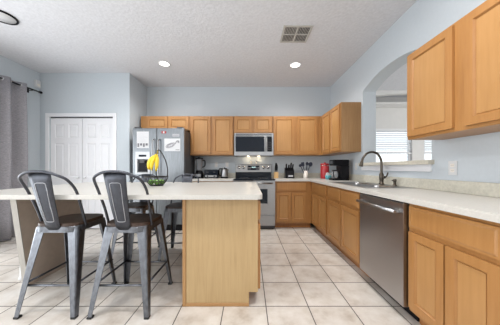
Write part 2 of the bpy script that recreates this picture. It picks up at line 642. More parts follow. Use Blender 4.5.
dr = bpy.data.objects.new('door_1', None)
C.objects.link(dr)
dr.location = (DX0, YC + 0.055, 0)
dr['kind'] = 'structure'
lw = (DX1 - DX0) / 2
for k in range(2):
    wd, ht = lw - 0.008, DZ - 0.035
    p = []
    for a, b in ((0.075, 0.245), (0.325, 0.505)):
        for z0, z1 in ((0.17, 0.80), (0.95, 1.56), (1.66, 1.91)):
            p.append((a, b, z0, z1))
    o = obj('door_leaf', inset_panels(wd, ht, 0.035, p, 0.009, 0.016, True), 'white', dr)
    o.location = (k * lw + 0.004, 0, 0.012)
    bm = lathe(newbm(), [(0.009, 0), (0.009, -0.02), (0.018, -0.03), (0.018, -0.045), (0.0, -0.052)], 0, 0, 0, 12, 'y')
    kn = obj('knob', bm, 'white', o)
    kn.location = (wd - 0.06 if k == 0 else 0.06, -0.034, 0.93)
obj('door_track', B(0.0, 2 * lw, -0.03, 0.0, DZ - 0.02, DZ - 0.001), 'darkgrey', dr)

# baseboards
struct('baseboard_closet', B(DX1 + cw, XC, YC - 0.015, YC, 0, 0.09, 0.003), 'white')
struct('baseboard_left', B(XL, XL + 0.015, PY1, YC, 0, 0.09, 0.003), 'white')

# ------------------------------------------------------------------ cabinets
TH = 0.02


def cabinet(name, label, loc, rotz, wd, depth, z0, z1, doors=(), drawers=(), toe=0.0, group=None, hollow=False):
    """local frame: x along the run, front at y = 0 facing -y"""
    t = thing(name, label, 'cabinet', loc, rotz, group)
    bm = newbm()
    if toe:
        if hollow:
            box(bm, 0, wd, 0, 0.02, toe, z1)
            box(bm, 0, wd, depth - 0.01, depth, toe, z1)
            box(bm, 0, 0.018, 0.02, depth - 0.01, toe, z1)
            box(bm, wd - 0.018, wd, 0.02, depth - 0.01, toe, z1)
            box(bm, 0.018, wd - 0.018, 0.02, depth - 0.01, toe, toe + 0.018)
        else:
            box(bm, 0, wd, 0.0, depth, toe, z1, 0.002, 1)
        obj('body', bm, 'maple', t)
        obj('toe_kick', B(0, wd, 0.075, depth - 0.02, 0, toe), 'maple_dark', t)
    else:
        box(bm, 0, wd, 0, depth, z0, z1, 0.002, 1)
        obj('body', bm, 'maple', t)
    for (a, b, c, d) in doors:
        f = 0.05
        o = obj('door', inset_panels(b - a, d - c, TH, [(f, b - a - f, f, d - c - f)], 0.013, 0.010), 'maple', t)
        o.location = (a, -0.0005, c)
        pn = obj('door_panel', B(f + 0.0125, b - a - f - 0.0125, -TH + 0.0085, -TH + 0.016, f + 0.0125, d - c - f - 0.0125, 0.001, 1), 'maple_inner', o)
    for (a, b, c, d) in drawers:
        o = obj('drawer_front', inset_panels(b - a, d - c, TH, [(0.012, b - a - 0.012, 0.012, d - c - 0.012)], -0.004, 0.01), 'maple', t)
        o.location = (a, 0.003, c)
    return t


ZU0, ZU1 = 1.374, 2.145
YU = D - 0.335            # front of the back wall cabinets
RX0, RX1 = -0.285, 0.475  # range opening
BASEZ = (0.135, 0.665, 0.70, 0.85)
g = 'wall cabinets in a row on the back wall'
ud = D - YU - 0.003


def pair(wd, e=0.022, gap=0.045):
    h = (wd - gap) / 2
    return (e, h), (h + gap, wd - e)


x0, x1 = -2.14, -1.165
(a, b), (c, d) = pair(x1 - x0 - 0.03, 0.13, 0.03)
cabinet('wall_cabinet', 'short maple wall cabinet with two doors above the refrigerator', (x0, YU, 0), 0, x1 - x0 - 0.003, ud, 1.862, ZU1,
        [(0.13, 0.53, 1.885, ZU1 - 0.022), (0.555, 0.95, 1.885, ZU1 - 0.022)], group=g)
x0, x1 = -1.165, -0.302
(a, b), (c, d) = pair(x1 - x0)
cabinet('wall_cabinet', 'tall two-door maple wall cabinet between refrigerator and microwave, above the toaster', (x0, YU, 0), 0, x1 - x0 - 0.003, ud, ZU0, ZU1,
        [(a, b, ZU0 + 0.022, ZU1 - 0.022), (c, d, ZU0 + 0.022, ZU1 - 0.022)], group=g)
x0, x1 = -0.302, 0.466
(a, b), (c, d) = pair(x1 - x0)
cabinet('wall_cabinet', 'small maple wall cabinet with two square doors right above the microwave', (x0, YU, 0), 0, x1 - x0 - 0.003, ud, 1.80, ZU1,
        [(a, b, 1.825, ZU1 - 0.022), (c, d, 1.825, ZU1 - 0.022)], group=g)
x0, x1 = 0.466, 1.43
cabinet('wall_cabinet', 'two-door maple wall cabinet right of the microwave, above the knife block', (x0, YU, 0), 0, x1 - x0 - 0.003, ud, ZU0, ZU1,
        [(0.022, 0.425, ZU0 + 0.022, ZU1 - 0.022), (0.482, 0.885, ZU0 + 0.022, ZU1 - 0.022)], group=g)
XU = XW - 0.315
ct_ = cabinet('wall_cabinet', 'two-door maple wall cabinet in the back corner, above the coffee maker', (XU, D - 0.004, 0), R(-90), D - 0.004 - 3.157, 0.312, ZU0, ZU1,
        [(0.42, 0.785, ZU0 + 0.022, ZU1 - 0.022), (0.81, 1.17, ZU0 + 0.022, ZU1 - 0.022)], group='wall cabinets on the right wall')
obj('end_panel', B(D - 0.004 - 3.157, D - 0.004 - 3.153, 0.004, 0.312, ZU0 + 0.001, ZU1 - 0.001), 'endwood', ct_, 'brown end panel')  # thin sheet, browner than the cabinet body
cabinet('wall_cabinet', 'large near maple wall cabinet hanging beside the arched pass-through opening', (XU, 1.83, 0), R(-90), 0.92, 0.312, ZU0 - 0.002, ZU1 - 0.014,
        [(0.02, 0.42, ZU0 + 0.022, ZU1 - 0.035), (0.50, 0.90, ZU0 + 0.022, ZU1 - 0.035)], group='wall cabinets on the right wall')

# base cabinets
YBF = D - 0.60
CB = 0.876
bz = BASEZ
cabinet('base_cabinet', 'maple base cabinet between range and corner, one drawer over two doors', (RX1 + 0.004, YBF, 0), 0, 1.155 - RX1 - 0.004, D - YBF - 0.003, 0, CB,
        [(0.025, 0.295, bz[0], bz[1]), (0.305, 0.575, bz[0], bz[1])], [(0.025, 0.575, bz[2], bz[3])], toe=0.10)
cabinet('base_cabinet', 'maple base cabinet under the toaster and kettle, mostly hidden behind the island', (-1.10, YBF, 0), 0, RX0 - 0.004 + 1.10, D - YBF - 0.003, 0, CB,
        [(0.025, 0.395, bz[0], bz[1]), (0.41, 0.785, bz[0], bz[1])], [(0.025, 0.395, bz[2], bz[3]), (0.41, 0.785, bz[2], bz[3])], toe=0.10)
XF = 1.155
dep = XW - XF - 0.003
gr = 'base cabinets along the right wall'
cabinet('base_cabinet', 'maple base cabinet at the inner corner, single drawer over two narrow doors', (XF, YBF, 0), R(-90), YBF - 2.972, dep, 0, CB,
        [(0.08, 0.415, bz[0], bz[1]), (0.425, 0.755, bz[0], bz[1])], [(0.08, 0.755, bz[2], bz[3])], toe=0.10, group=gr)
cabinet('base_cabinet', 'maple sink base cabinet with two false drawer fronts, beside the dishwasher', (XF, 2.97, 0), R(-90), 0.895, dep, 0, CB,
        [(0.025, 0.44, bz[0], bz[1]), (0.455, 0.87, bz[0], bz[1])], [(0.025, 0.44, bz[2], bz[3]), (0.455, 0.87, bz[2], bz[3])], toe=0.10, group=gr, hollow=True)
cabinet('base_cabinet', 'nearest maple base cabinet with a wide drawer, in front of the dishwasher', (XF, 1.463, 0), R(-90), 0.57, dep, 0, CB,
        [(0.018, 0.277, bz[0], bz[1] + 0.005), (0.287, 0.546, bz[0], bz[1] + 0.005)], [(0.018, 0.546, bz[2], bz[3])], toe=0.10, group=gr)

# countertops ---------------------------------------------------------------
ZT = 0.914
SX0, SX1, SY0, SY1 = 1.225, 1.60, 2.13, 2.90      # cut-out for the sink bowls


def slab_with_hole(xs, ys, keep, z0, z1):
    bm = newbm()
    V = {}

    def v(i, j, z):
        k = (i, j, z)
        if k not in V:
            V[k] = bm.verts.new((xs[i], ys[j], z))
        return V[k]
    nx, ny = len(xs) - 1, len(ys) - 1
    K = lambda i, j: 0 <= i < nx and 0 <= j < ny and keep(i, j)
    for i in range(nx):
        for j in range(ny):
            if not K(i, j):
                continue
            bm.faces.new((v(i, j, z1), v(i + 1, j, z1), v(i + 1, j + 1, z1), v(i, j + 1, z1)))
            bm.faces.new((v(i, j, z0), v(i, j + 1, z0), v(i + 1, j + 1, z0), v(i + 1, j, z0)))
            if not K(i - 1, j):
                bm.faces.new((v(i, j, z0), v(i, j, z1), v(i, j + 1, z1), v(i, j + 1, z0)))
            if not K(i + 1, j):
                bm.faces.new((v(i + 1, j, z0), v(i + 1, j + 1, z0), v(i + 1, j + 1, z1), v(i + 1, j, z1)))
            if not K(i, j - 1):
                bm.faces.new((v(i, j, z0), v(i + 1, j, z0), v(i + 1, j, z1), v(i, j, z1)))
            if not K(i, j + 1):
                bm.faces.new((v(i, j + 1, z0), v(i, j + 1, z1), v(i + 1, j + 1, z1), v(i + 1, j + 1, z0)))
    bmesh.ops.recalc_face_normals(bm, faces=bm.faces[:])
    es = [e for e in bm.edges if len(e.link_faces) == 2 and e.calc_face_angle(0) > 1.0 and abs(e.verts[0].co.z - z1) < 1e-5 and abs(e.verts[1].co.z - z1) < 1e-5]
    bmesh.ops.bevel(bm, geom=es, offset=0.006, segments=2, affect='EDGES')
    return bm


ct = thing('countertop', 'L-shaped cream laminate countertop running from range to near wall', 'countertop', (0, 0, 0))
xs = [RX1 + 0.003, 1.105, SX0, SX1, XW - 0.001]
ys = [0.88, SY0, SY1, YBF - 0.035, D - 0.001]


def keep(i, j):
    if i == 0:
        return j == 3
    return not (i == 2 and j == 1)


obj('worktop', slab_with_hole(xs, ys, keep, CB, ZT), 'counter', ct)
bm = newbm()
box(bm, RX1 + 0.003, XW - 0.001, D - 0.021, D - 0.001, ZT, ZT + 0.10, 0.003, 1)
box(bm, XW - 0.021, XW - 0.001, 0.88, D - 0.021, ZT, ZT + 0.10, 0.003, 1)
obj('backsplash', bm, 'splash', ct, 'speckled grey-beige backsplash strip')
ct = thing('countertop', 'short cream countertop between refrigerator and range, holding the toaster', 'countertop', (0, 0, 0))
obj('worktop', B(-1.105, RX0 - 0.003, YBF - 0.035, D - 0.001, CB, ZT, 0.005), 'counter', ct)
obj('backsplash', B(-1.105, RX0 - 0.003, D - 0.021, D - 0.001, ZT, ZT + 0.10, 0.003, 1), 'splash', ct)

# sink ----------------------------------------------------------------------
sk = thing('sink', 'stainless double-bowl drop-in sink set in the right countertop', 'sink', (0, 0, ZT))
bm = newbm()
# rim plate with two bowl openings
X_ = [1.195, 1.225, 1.56, 1.70]
Y_ = [2.07, 2.13, 2.47, 2.51, 2.90, 2.965]
V = {}


def sv(x, y, z):
    k = (round(x, 4), round(y, 4), round(z, 4))
    if k not in V:
        V[k] = bm.verts.new((x, y, z))
    return V[k]


def rrect(xa, xb, ya, yb, r, z, n=4):
    out = []
    for cx, cy, a0 in ((xb - r, ya + r, -90), (xb - r, yb - r, 0), (xa + r, yb - r, 90), (xa + r, ya + r, 180)):
        for i in range(n + 1):
            a = R(a0 + 90 * i / n)
            out.append((cx + r * math.cos(a), cy + r * math.sin(a), z))
    return out


for i in range(3):
    for j in range(5):
        if i == 1 and j in (1, 3):
            # bowl with round corners
            outer = [sv(X_[1], Y_[j], .004), sv(X_[2], Y_[j], .004), sv(X_[2], Y_[j + 1], .004), sv(X_[1], Y_[j + 1], .004)]
            loops = []
            for (inset, z, r) in ((0.004, 0.004, 0.05), (0.008, -0.004, 0.05), (0.014, -0.14, 0.05), (0.035, -0.16, 0.04)):
                loops.append([bm.verts.new(p) for p in rrect(X_[1] + inset, X_[2] - inset, Y_[j] + inset, Y_[j + 1] - inset, r, z)])
            n = len(loops[0])
            for a, b in zip(loops, loops[1:]):
                for k in range(n):
                    f = bm.faces.new((a[k], a[(k + 1) % n], b[(k + 1) % n], b[k]))
                    f.smooth = True
            bm.faces.new(loops[-1])
            order = [outer[1], outer[2], outer[3], outer[0]]
            for q in range(4):
                seg_ = loops[0][q * 5:q * 5 + 5]
                for k in range(4):
                    bm.faces.new((order[q], seg_[k + 1], seg_[k]))
                bm.faces.new((order[q], order[(q + 1) % 4], loops[0][(q * 5 + 5) % n], seg_[-1]))
        else:
            bm.faces.new((sv(X_[i], Y_[j], .004), sv(X_[i + 1], Y_[j], .004), sv(X_[i + 1], Y_[j + 1], .004), sv(X_[i], Y_[j + 1], .004)))
# rolled outer lip
for pa, pb in (((X_[0], Y_[0]), (X_[3], Y_[0])), ((X_[3], Y_[0]), (X_[3], Y_[5])), ((X_[3], Y_[5]), (X_[0], Y_[5])), ((X_[0], Y_[5]), (X_[0], Y_[0]))):
    dx = -0.004 if pa[0] == X_[0] else 0.004
    a = bm.verts.new((pa[0] + (-0.004 if pa[0] == X_[0] else 0.004), pa[1] + (-0.004 if pa[1] == Y_[0] else 0.004), 0.0005))
    b = bm.verts.new((pb[0] + (-0.004 if pb[0] == X_[0] else 0.004), pb[1] + (-0.004 if pb[1] == Y_[0] else 0.004), 0.0005))
    c_ = bm.verts.new((pb[0], pb[1], .004))
    d_ = bm.verts.new((pa[0], pa[1], .004))
    bm.faces.new((a, b, c_, d_))
bmesh.ops.remove_doubles(bm, verts=bm.verts[:], dist=0.0005)
bmesh.ops.recalc_face_normals(bm, faces=bm.faces[:])
obj('basin', bm, 'steel', sk)
for yy in (2.30, 2.705):
    obj('drain', lathe(newbm(), [(0.045, 0), (0.045, 0.004), (0.03, 0.005), (0.0, 0.002)], 1.39, yy, -0.159, 20), 'steel', sk)

# faucet --------------------------------------------------------------------
fx, fy, fz = 1.625, 2.49, ZT + 0.0045
fa = thing('faucet', 'dark bronze gooseneck kitchen faucet with side lever behind the sink', 'faucet', (fx, fy, fz))
obj('base', lathe(newbm(), [(0.03, 0), (0.03, 0.012), (0.024, 0.018), (0.022, 0.05), (0.025, 0.06), (0.025, 0.12), (0.02, 0.135), (0.0145, 0.15)], 0, 0, 0, 20), 'bronze', fa)
path = [(0, 0, 0.14), (0, 0, 0.24), (-0.008, 0, 0.31), (-0.05, 0, 0.375), (-0.115, 0, 0.398), (-0.18, 0, 0.378), (-0.225, 0, 0.325), (-0.24, 0, 0.275)]
obj('spout', tube(newbm(), smooth_path(path, 6), 0.0135, 12), 'bronze', fa)
obj('spray_head', tube(newbm(), [(-0.236, 0, 0.292), (-0.243, 0, 0.268), (-0.252, 0, 0.225), (-0.2525, 0, 0.222)], [0.0145, 0.019, 0.022, 0.018], 14), 'bronze', fa)
bm = newbm()
tube(bm, [(0, 0, 0.09), (0.012, -0.045, 0.09)], 0.016, 12)
tube(bm, smooth_path([(0.012, -0.04, 0.09), (0.018, -0.058, 0.098), (0.026, -0.064, 0.12), (0.034, -0.067, 0.148)], 4), 0.0085, 10)
obj('handle', bm, 'bronze', fa)
sd = thing('soap_dispenser', 'small dark bronze soap dispenser on the sink rim beside the faucet', 'soap dispenser', (1.665, 2.32, fz))
obj('body', lathe(newbm(), [(0.022, 0), (0.022, 0.006), (0.014, 0.012), (0.014, 0.045)], 0, 0, 0, 16), 'bronze', sd)
bm = lathe(newbm(), [(0.018, 0.045), (0.02, 0.05), (0.02, 0.068), (0.012, 0.074)], 0, 0, 0, 16)
tube(bm, [(0, 0, 0.06), (-0.028, 0, 0.06), (-0.032, 0, 0.054)], 0.006, 8)
obj('pump_head', bm, 'bronze', sd)

# dishwasher ----------------------------------------------------------------
DW0, DW1 = 2.068, 1.47
dw = thing('dishwasher', 'stainless dishwasher with a bar handle between the maple base cabinets', 'dishwasher', (XF - 0.02, DW0, 0), R(-90))
ww = DW0 - DW1
obj('tub', B(0.004, ww - 0.004, 0.03, 0.58, 0.10, CB - 0.004), 'black', dw)
obj('door', B(0.008, ww - 0.008, -0.012, 0.03, 0.105, 0.862, 0.006), 'steel_dark', dw)
obj('control_strip', B(0.008, ww - 0.008, -0.008, 0.03, 0.8625, 0.871, 0.001, 1), 'blackglass', dw)
hd = obj('handle', tube(newbm(), [(0.035, -0.052, 0.795), (ww - 0.035, -0.052, 0.795)], 0.013, 12), 'steel', dw)
for xx in (0.06, ww - 0.06):
    obj('handle_mount', B(xx - 0.012, xx + 0.012, -0.045, -0.012, 0.783, 0.807, 0.003, 1), 'steel', hd)
obj('toe_panel', B(0.008, ww - 0.008, 0.095, 0.12, 0.0, 0.10), 'black', dw)

# range ---------------------------------------------------------------------
RY = D - 0.665
rg = thing('range', 'freestanding stainless electric range with black glass cooktop below the microwave', 'stove', (RX0, RY, 0))
rw = RX1 - RX0
obj('body', B(0.002, rw - 0.002, 0.03, 0.655, 0.02, 0.90), 'darkgrey', rg)
obj('cooktop', B(0.0, rw, -0.012, 0.60, 0.90, 0.922, 0.006), 'blackglass', rg, 'black glass cooktop')
bm = inset_panels(rw - 0.004, 0.62, 0.04, [(0.13, rw - 0.134, 0.20, 0.475)], 0.006, 0.006)
dd = obj('oven_door', bm, 'steel', rg)
dd.location = (0.002, 0.03, 0.27)
obj('oven_window', B(0.137, rw - 0.141, -0.035, -0.0335, 0.207, 0.468), 'blackglass', dd)
hd = obj('handle', tube(newbm(), [(0.05, -0.085, 0.575), (rw - 0.054, -0.085, 0.575)], 0.013, 12), 'steel', dd)
for xx in (0.075, rw - 0.08):
    o = obj('handle_mount', B(xx - 0.012, xx + 0.012, -0.08, -0.04, 0.563, 0.587, 0.003, 1), 'steel', rg)
    o.location = (0.002, 0.03, 0.27)
obj('storage_drawer', B(0.002, rw - 0.002, -0.008, 0.03, 0.075, 0.26, 0.005), 'steel', rg)
obj('toe_panel', B(0.02, rw - 0.02, 0.05, 0.08, 0.0, 0.075), 'black', rg)
for i, (bx, by, br) in enumerate(((0.19, 0.15, 0.10), (0.57, 0.15, 0.075), (0.19, 0.44, 0.075), (0.57, 0.44, 0.10))):
    bm = newbm()
    tube(bm, [(bx + br * math.cos(a * PI / 18), by + br * math.sin(a * PI / 18), 0.9222) for a in range(36)], 0.0012, 4, True)
    obj('burner_ring', bm, 'darkgrey', rg)
bgd = obj('backguard', prism(newbm(), [(0.60, 0.922), (0.655, 0.922), (0.655, 1.205), (0.635, 1.205), (0.60, 1.04)], 0.0, rw, 'x', 0.003, 1), 'steel_soft', rg)
obj('black_apron', B(0.004, rw - 0.004, 0.594, 0.60, 0.922, 1.035), 'blackglass', bgd)
sl = Matrix.Translation((0, 0.6005, 1.04)) @ Matrix.Rotation(-math.atan2(0.035, 0.165), 4, 'X')


def on_slope(bm):
    bm.transform(sl)
    return bm


obj('control_panel', on_slope(B(0.255, 0.505, -0.006, 0.001, 0.035, 0.135, 0.002, 1)), 'blackglass', bgd)
bm = newbm()
for k, xx in enumerate((0.345, 0.365, 0.388, 0.408)):
    box(bm, xx, xx + 0.013, -0.0075, -0.006, 0.085, 0.108)
obj('clock_digits', on_slope(bm), 'screen', bgd)
for xx in (0.27, 0.29, 0.31, 0.44, 0.46, 0.48):
    for zz in (0.055, 0.085):
        obj('button', on_slope(B(xx, xx + 0.011, -0.0072, -0.006, zz, zz + 0.009)), 'lightink', bgd)
for xx in (0.075, 0.165, 0.595, 0.685):
    kb = obj('knob', on_slope(lathe(newbm(), [(0.032, 0.0), (0.032, -0.008), (0.023, -0.012), (0.021, -0.034), (0.0, -0.036)], xx, 0, 0.09, 18, 'y')), 'chrome', bgd)
sh_lab = ['small pale shaker on the range backguard, nearer the kettle', 'small pale shaker on the range backguard, nearer the wooden block']
for k in range(2):
    sh = thing('shaker', sh_lab[k], 'shaker', (0.095 - 0.055 + k * 0.11 - 0.0, RY + 0.645, 1.2055), 0, 'salt and pepper shakers')
    obj('jar', lathe(newbm(), [(0.017, 0), (0.019, 0.004), (0.018, 0.03), (0.014, 0.045)], 0, 0, 0, 14), 'offwhite', sh)
    obj('cap', lathe(newbm(), [(0.0155, 0.045), (0.0155, 0.058), (0.009, 0.066), (0, 0.068)], 0, 0, 0, 14), 'chrome', sh)

# microwave -----------------------------------------------------------------
mw = thing('microwave', 'stainless over-the-range microwave with dark glass door under the small cabinet', 'microwave', (RX0, D - 0.40, 1.364))
mh = 0.432
obj('case', B(0.0, rw, 0.03, 0.397, 0.0, mh), 'darkgrey', mw)
obj('front_frame', inset_panels(rw, mh, 0.03, [(0.02, 0.735, 0.07, 0.375)], 0.004, 0.004), 'steel', mw).location = (0, 0.03, 0)
obj('door_glass', B(0.026, 0.585, -0.003, 0.006, 0.076, 0.369, 0.002, 1), 'blackglass', mw)
obj('control_panel', B(0.64, 0.729, -0.003, 0.006, 0.076, 0.369, 0.002, 1), 'black', mw)
hd = obj('handle', tube(newbm(), [(0.615, -0.035, 0.09), (0.615, -0.035, 0.355)], 0.013, 10), 'steel', mw)
for zz in (0.11, 0.335):
    obj('handle_mount', B(0.606, 0.624, -0.03, 0.0, zz - 0.01, zz + 0.01), 'steel', hd)
obj('display', B(0.655, 0.715, -0.005, -0.003, 0.32, 0.35), 'blackglass', mw)
for i in range(3):
    for j in range(5):
        obj('key', B(0.66 + i * 0.02, 0.672 + i * 0.02, -0.0045, -0.003, 0.11 + j * 0.035, 0.122 + j * 0.035), 'darkgrey', mw)
bm = newbm()
for i in range(10):
    box(bm, 0.03, rw - 0.03, -0.003, 0.0, 0.388 + i * 0.0035, 0.3898 + i * 0.0035)
obj('vent_grille', bm, 'darkgrey', mw)
for xx in (0.27, 0.49):
    obj('task_lamp', lathe(newbm(), [(0.026, 0.0), (0.026, -0.004), (0, -0.005)], xx, 0.30, 0.0, 16), 'warmlamp', mw)
    l = bpy.data.lights.new('hood_lamp', 'POINT')
    l.energy = 0.35
    l.color = (1, 0.78, 0.52)
    l.shadow_soft_size = 0.02
    o = bpy.data.objects.new('hood_lamp', l)
    o.location = (RX0 + xx, D - 0.10, 1.335)
    C.objects.link(o)

# refrigerator ----------------------------------------------------------------
FX0, FX1, FYF, FZ = -2.075, -1.155, 3.62, 1.832
fr = thing('refrigerator', 'stainless side-by-side refrigerator with ice dispenser beside the closet wall', 'refrigerator', (FX0, FYF, 0))
fw = FX1 - FX0
obj('case', B(0.006, fw - 0.006, 0.075, 0.70, 0.03, FZ - 0.02, 0.004), 'darkgrey', fr)
sx = 0.43
left = obj('freezer_door', B(0.0, sx - 0.003, 0.0, 0.068, 0.11, FZ, 0.010, 3), 'steel_v', fr)
right = obj('fridge_door', B(sx + 0.003, fw, 0.0, 0.068, 0.11, FZ, 0.010, 3), 'steel_v', fr)
for o, xx in ((left, sx - 0.05), (right, sx + 0.05)):
    h = obj('handle', tube(newbm(), smooth_path([(xx, -0.02, 0.62), (xx, -0.055, 0.66), (xx, -0.06, 0.8), (xx, -0.06, 1.5), (xx, -0.055, 1.6), (xx, -0.005, 1.63)], 4), 0.0125, 10), 'steel', o)
bm = newbm()
box(bm, 0.03, 0.13, -0.002, 0.10, FZ + 0.0005, FZ + 0.022, 0.006)
obj('hinge_cover', bm, 'darkgrey', fr)
obj('hinge_cover', B(fw - 0.13, fw - 0.03, -0.002, 0.10, FZ + 0.0005, FZ + 0.022, 0.006), 'darkgrey', fr)
obj('grille', B(0.01, fw - 0.01, 0.03, 0.075, 0.0, 0.10), 'black', fr)
# dispenser (in the freezer door)
ds = obj('dispenser', inset_panels(0.255, 0.40, 0.012, [(0.03, 0.225, 0.03, 0.27)], 0.010, 0.012), 'steel', left, 'grey ice and water dispenser')
ds.location = (0.055, 0.0, 1.01)
obj('recess', B(0.045, 0.21, -0.006, -0.0015, 0.045, 0.255), 'black', ds)
obj('display', B(0.06, 0.195, -0.0145, -0.012, 0.31, 0.345), 'blackglass', ds)
bm = newbm()
box(bm, 0.085, 0.17, -0.035, -0.006, 0.20, 0.255, 0.006)
box(bm, 0.045, 0.21, -0.03, -0.006, 0.035, 0.05, 0.003, 1)
obj('spigot', bm, 'darkgrey', ds)
obj('logo_plate', B(fw - 0.21, fw - 0.09, -0.0015, 0.0, 1.685, 1.725), 'lightink', right, 'small brand badge')
bm = newbm()
for i in range(6):
    box(bm, fw - 0.205 + i * 0.019, fw - 0.205 + i * 0.019 + 0.012, -0.0025, -0.0015, 1.695, 1.715)
obj('badge_lettering', bm, 'ink', right)
# papers and magnets on the doors
pa = thing('paper_sheet', 'white paper sheet with two small dark pictures on the freezer door', 'paper', (FX0 + 0.075, FYF - 0.001, 1.475))
obj('sheet', B(0, 0.215, -0.0012, 0, 0, 0.295), 'paper', pa)
bm = newbm()
for x_ in (0.012, 0.112):
    box(bm, x_, x_ + 0.03, -0.0018, -0.0012, 0.02, 0.085)
    box(bm, x_ + 0.045, x_ + 0.085, -0.0018, -0.0012, 0.045, 0.085)
obj('printed_pictures', bm, 'ink', pa)
bm = newbm()
for i in range(7):
    box(bm, 0.02, 0.195 - (i % 3) * 0.03, -0.0016, -0.0012, 0.12 + i * 0.022, 0.124 + i * 0.022)
obj('printed_lines', bm, 'lightink', pa)
pa = thing('paper_sheet', 'white sheet with a grey oval sketch on the right refrigerator door', 'paper', (FX0 + 0.565, FYF - 0.001, 1.42))
obj('sheet', B(0, 0.285, -0.0012, 0, 0, 0.225), 'paper', pa)
bm = newbm()
pp = []
for i in range(28):
    a = 2 * PI * i / 28
    pp.append((0.11 + 0.085 * math.cos(a) + 0.012 * math.sin(a), 0.105 + 0.042 * math.sin(a) + 0.022 * math.cos(a)))
prism(bm, pp, -0.0017, -0.0012, 'y')
obj('sketch', bm, 'lightink', pa)
bm = newbm()
for q in (0.94, 0.62):
    tube(bm, [(0.11 + (x_ - 0.11) * q, -0.002, 0.105 + (z_ - 0.105) * q) for x_, z_ in pp], 0.003, 4, True)
tube(bm, smooth_path([(0.20, -0.002, 0.13), (0.215, -0.002, 0.17), (0.235, -0.002, 0.19), (0.245, -0.002, 0.15), (0.262, -0.002, 0.185)], 4), 0.004, 4)
tube(bm, [(0.245, -0.002, 0.19), (0.268, -0.002, 0.155)], 0.0035, 4)
box(bm, 0.20, 0.27, -0.0018, -0.0012, 0.02, 0.03)
obj('sketch_lines', bm, 'ink', pa)
mg = thing('fridge_magnet', 'small dark red magnet at the top of the right refrigerator door', 'magnet', (FX0 + 0.515, FYF - 0.001, 1.735))
obj('magnet_body', B(0, 0.085, -0.006, 0, 0, 0.042, 0.003, 1), 'magred', mg)
obj('magnet_picture', B(0.03, 0.055, -0.0068, -0.006, 0.006, 0.036), 'paper', mg)

# ------------------------------------------------------------------ island
IX0, IX1, IY0, IY1 = -2.36, 0.105, 1.56, 2.99
isl = thing('island', 'kitchen island with a long cream top on a maple cabinet and greige pedestal', 'kitchen island', (0, 0, 0))
r = 0.045
pts = [(IX0, IY0), (IX1 - r, IY0)]
for i in range(1, 7):
    a = R(-90 + 15 * i)
    pts.append((IX1 - r + r * math.cos(a), IY0 + r + r * math.sin(a)))
for i in range(0, 7):
    a = R(15 * i)
    pts.append((IX1 - r + r * math.cos(a), IY1 - r + r * math.sin(a)))
pts += [(IX0, IY1)]
obj('island_top', prism(newbm(), pts, 0.876, ZT, 'z', 0.006, 2), 'counter', isl)
BX0, BX1, BY0, BY1 = -0.535, 0.072, 1.645, 2.93
bm = newbm()
box(bm, BX0, BX1, BY0 + 0.006, BY1, 0.115, 0.876)
box(bm, BX0, 0.0, BY0 + 0.006, BY1, 0.0, 0.115)
obj('cabinet_body', bm, 'maple', isl)
obj('end_panel', prism(newbm(), [(BX0, 0), (-0.002, 0), (-0.002, 0.115), (BX1, 0.115), (BX1, 0.876), (BX0, 0.876)], BY0, BY0 + 0.006, 'y'), 'veneer', isl, 'pale veneer end panel')
obj('corner_trim', B(BX0 - 0.003, BX0 + 0.024, BY0 - 0.007, BY0 + 0.02, 0.0, 0.876, 0.002, 1), 'veneer_edge', isl)
obj('base_trim', B(BX0 + 0.024, 0.0, BY0 - 0.006, BY0, 0.0, 0.028, 0.002, 1), 'veneer_edge', isl)
for k in range(3):
    a = 0.012 + k * 0.43
    o = obj('door', inset_panels(0.41, 0.53, TH, [(0.055, 0.355, 0.055, 0.475)], 0.009, 0.016), 'maple', isl)
    o.rotation_euler = (0, 0, R(90))
    o.location = (BX1 + 0.0005, BY0 + a, 0.135)
    o = obj('drawer_front', inset_panels(0.41, 0.15, TH, [(0.012, 0.398, 0.012, 0.138)], -0.004, 0.01), 'maple', isl)
    o.rotation_euler = (0, 0, R(90))
    o.location = (BX1 + 0.0005, BY0 + a, 0.70)
# pedestal under the seating end: near edge leans outward to the top
bm = newbm()
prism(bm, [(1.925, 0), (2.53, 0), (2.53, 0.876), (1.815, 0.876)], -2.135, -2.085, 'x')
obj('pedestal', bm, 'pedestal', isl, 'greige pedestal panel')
obj('pedestal_lit_end', prism(newbm(), [(1.919, 0), (1.925, 0), (1.815, 0.876), (1.809, 0.876)], -2.137, -2.083, 'x'), 'pedestal_lit_end', isl)  # thin strip added to give the near end its lit tone
obj('support_post', lathe(newbm(), [(0.038, 0), (0.038, 0.012), (0.028, 0.03), (0.028, 0.876)], -2.285, 2.06, 0, 20), 'white_plastic', isl, 'white round support post')


# ------------------------------------------------------------------ bar stools
def L_leg(bm, top, bot, wt, wb, sx, sy, n=8):
    """angle-section leg: outer corner runs from top to bot, flanges point inwards along -sx and -sy"""
    th = 0.006
    rings = []
    for i in range(n + 1):
        t = i / n
        p = Vector(top).lerp(Vector(bot), t)
        ww_ = wt + (wb - wt) * (t ** 0.8)
        q = ww_ * 0.22
        pr = [(ww_, 0), (q, 0), (q * 0.3, q * 0.3), (0, q), (0, ww_),
              (th, ww_), (th, q + th * 0.5), (q * 0.3 + th * 0.8, q * 0.3 + th * 0.8), (q + th * 0.5, th), (ww_, th)]
        rings.append([bm.verts.new((p.x - sx * a, p.y - sy * b, p.z)) for a, b in pr])
    m = len(rings[0])
    for a, b in zip(rings, rings[1:]):
        for k in range(m):
            bm.faces.new((a[k], a[(k + 1) % m], b[(k + 1) % m], b[k]))
    bm.faces.new(rings[0])
    bm.faces.new(rings[-1][::-1])
    bmesh.ops.recalc_face_normals(bm, faces=bm.faces[:])
    return bm


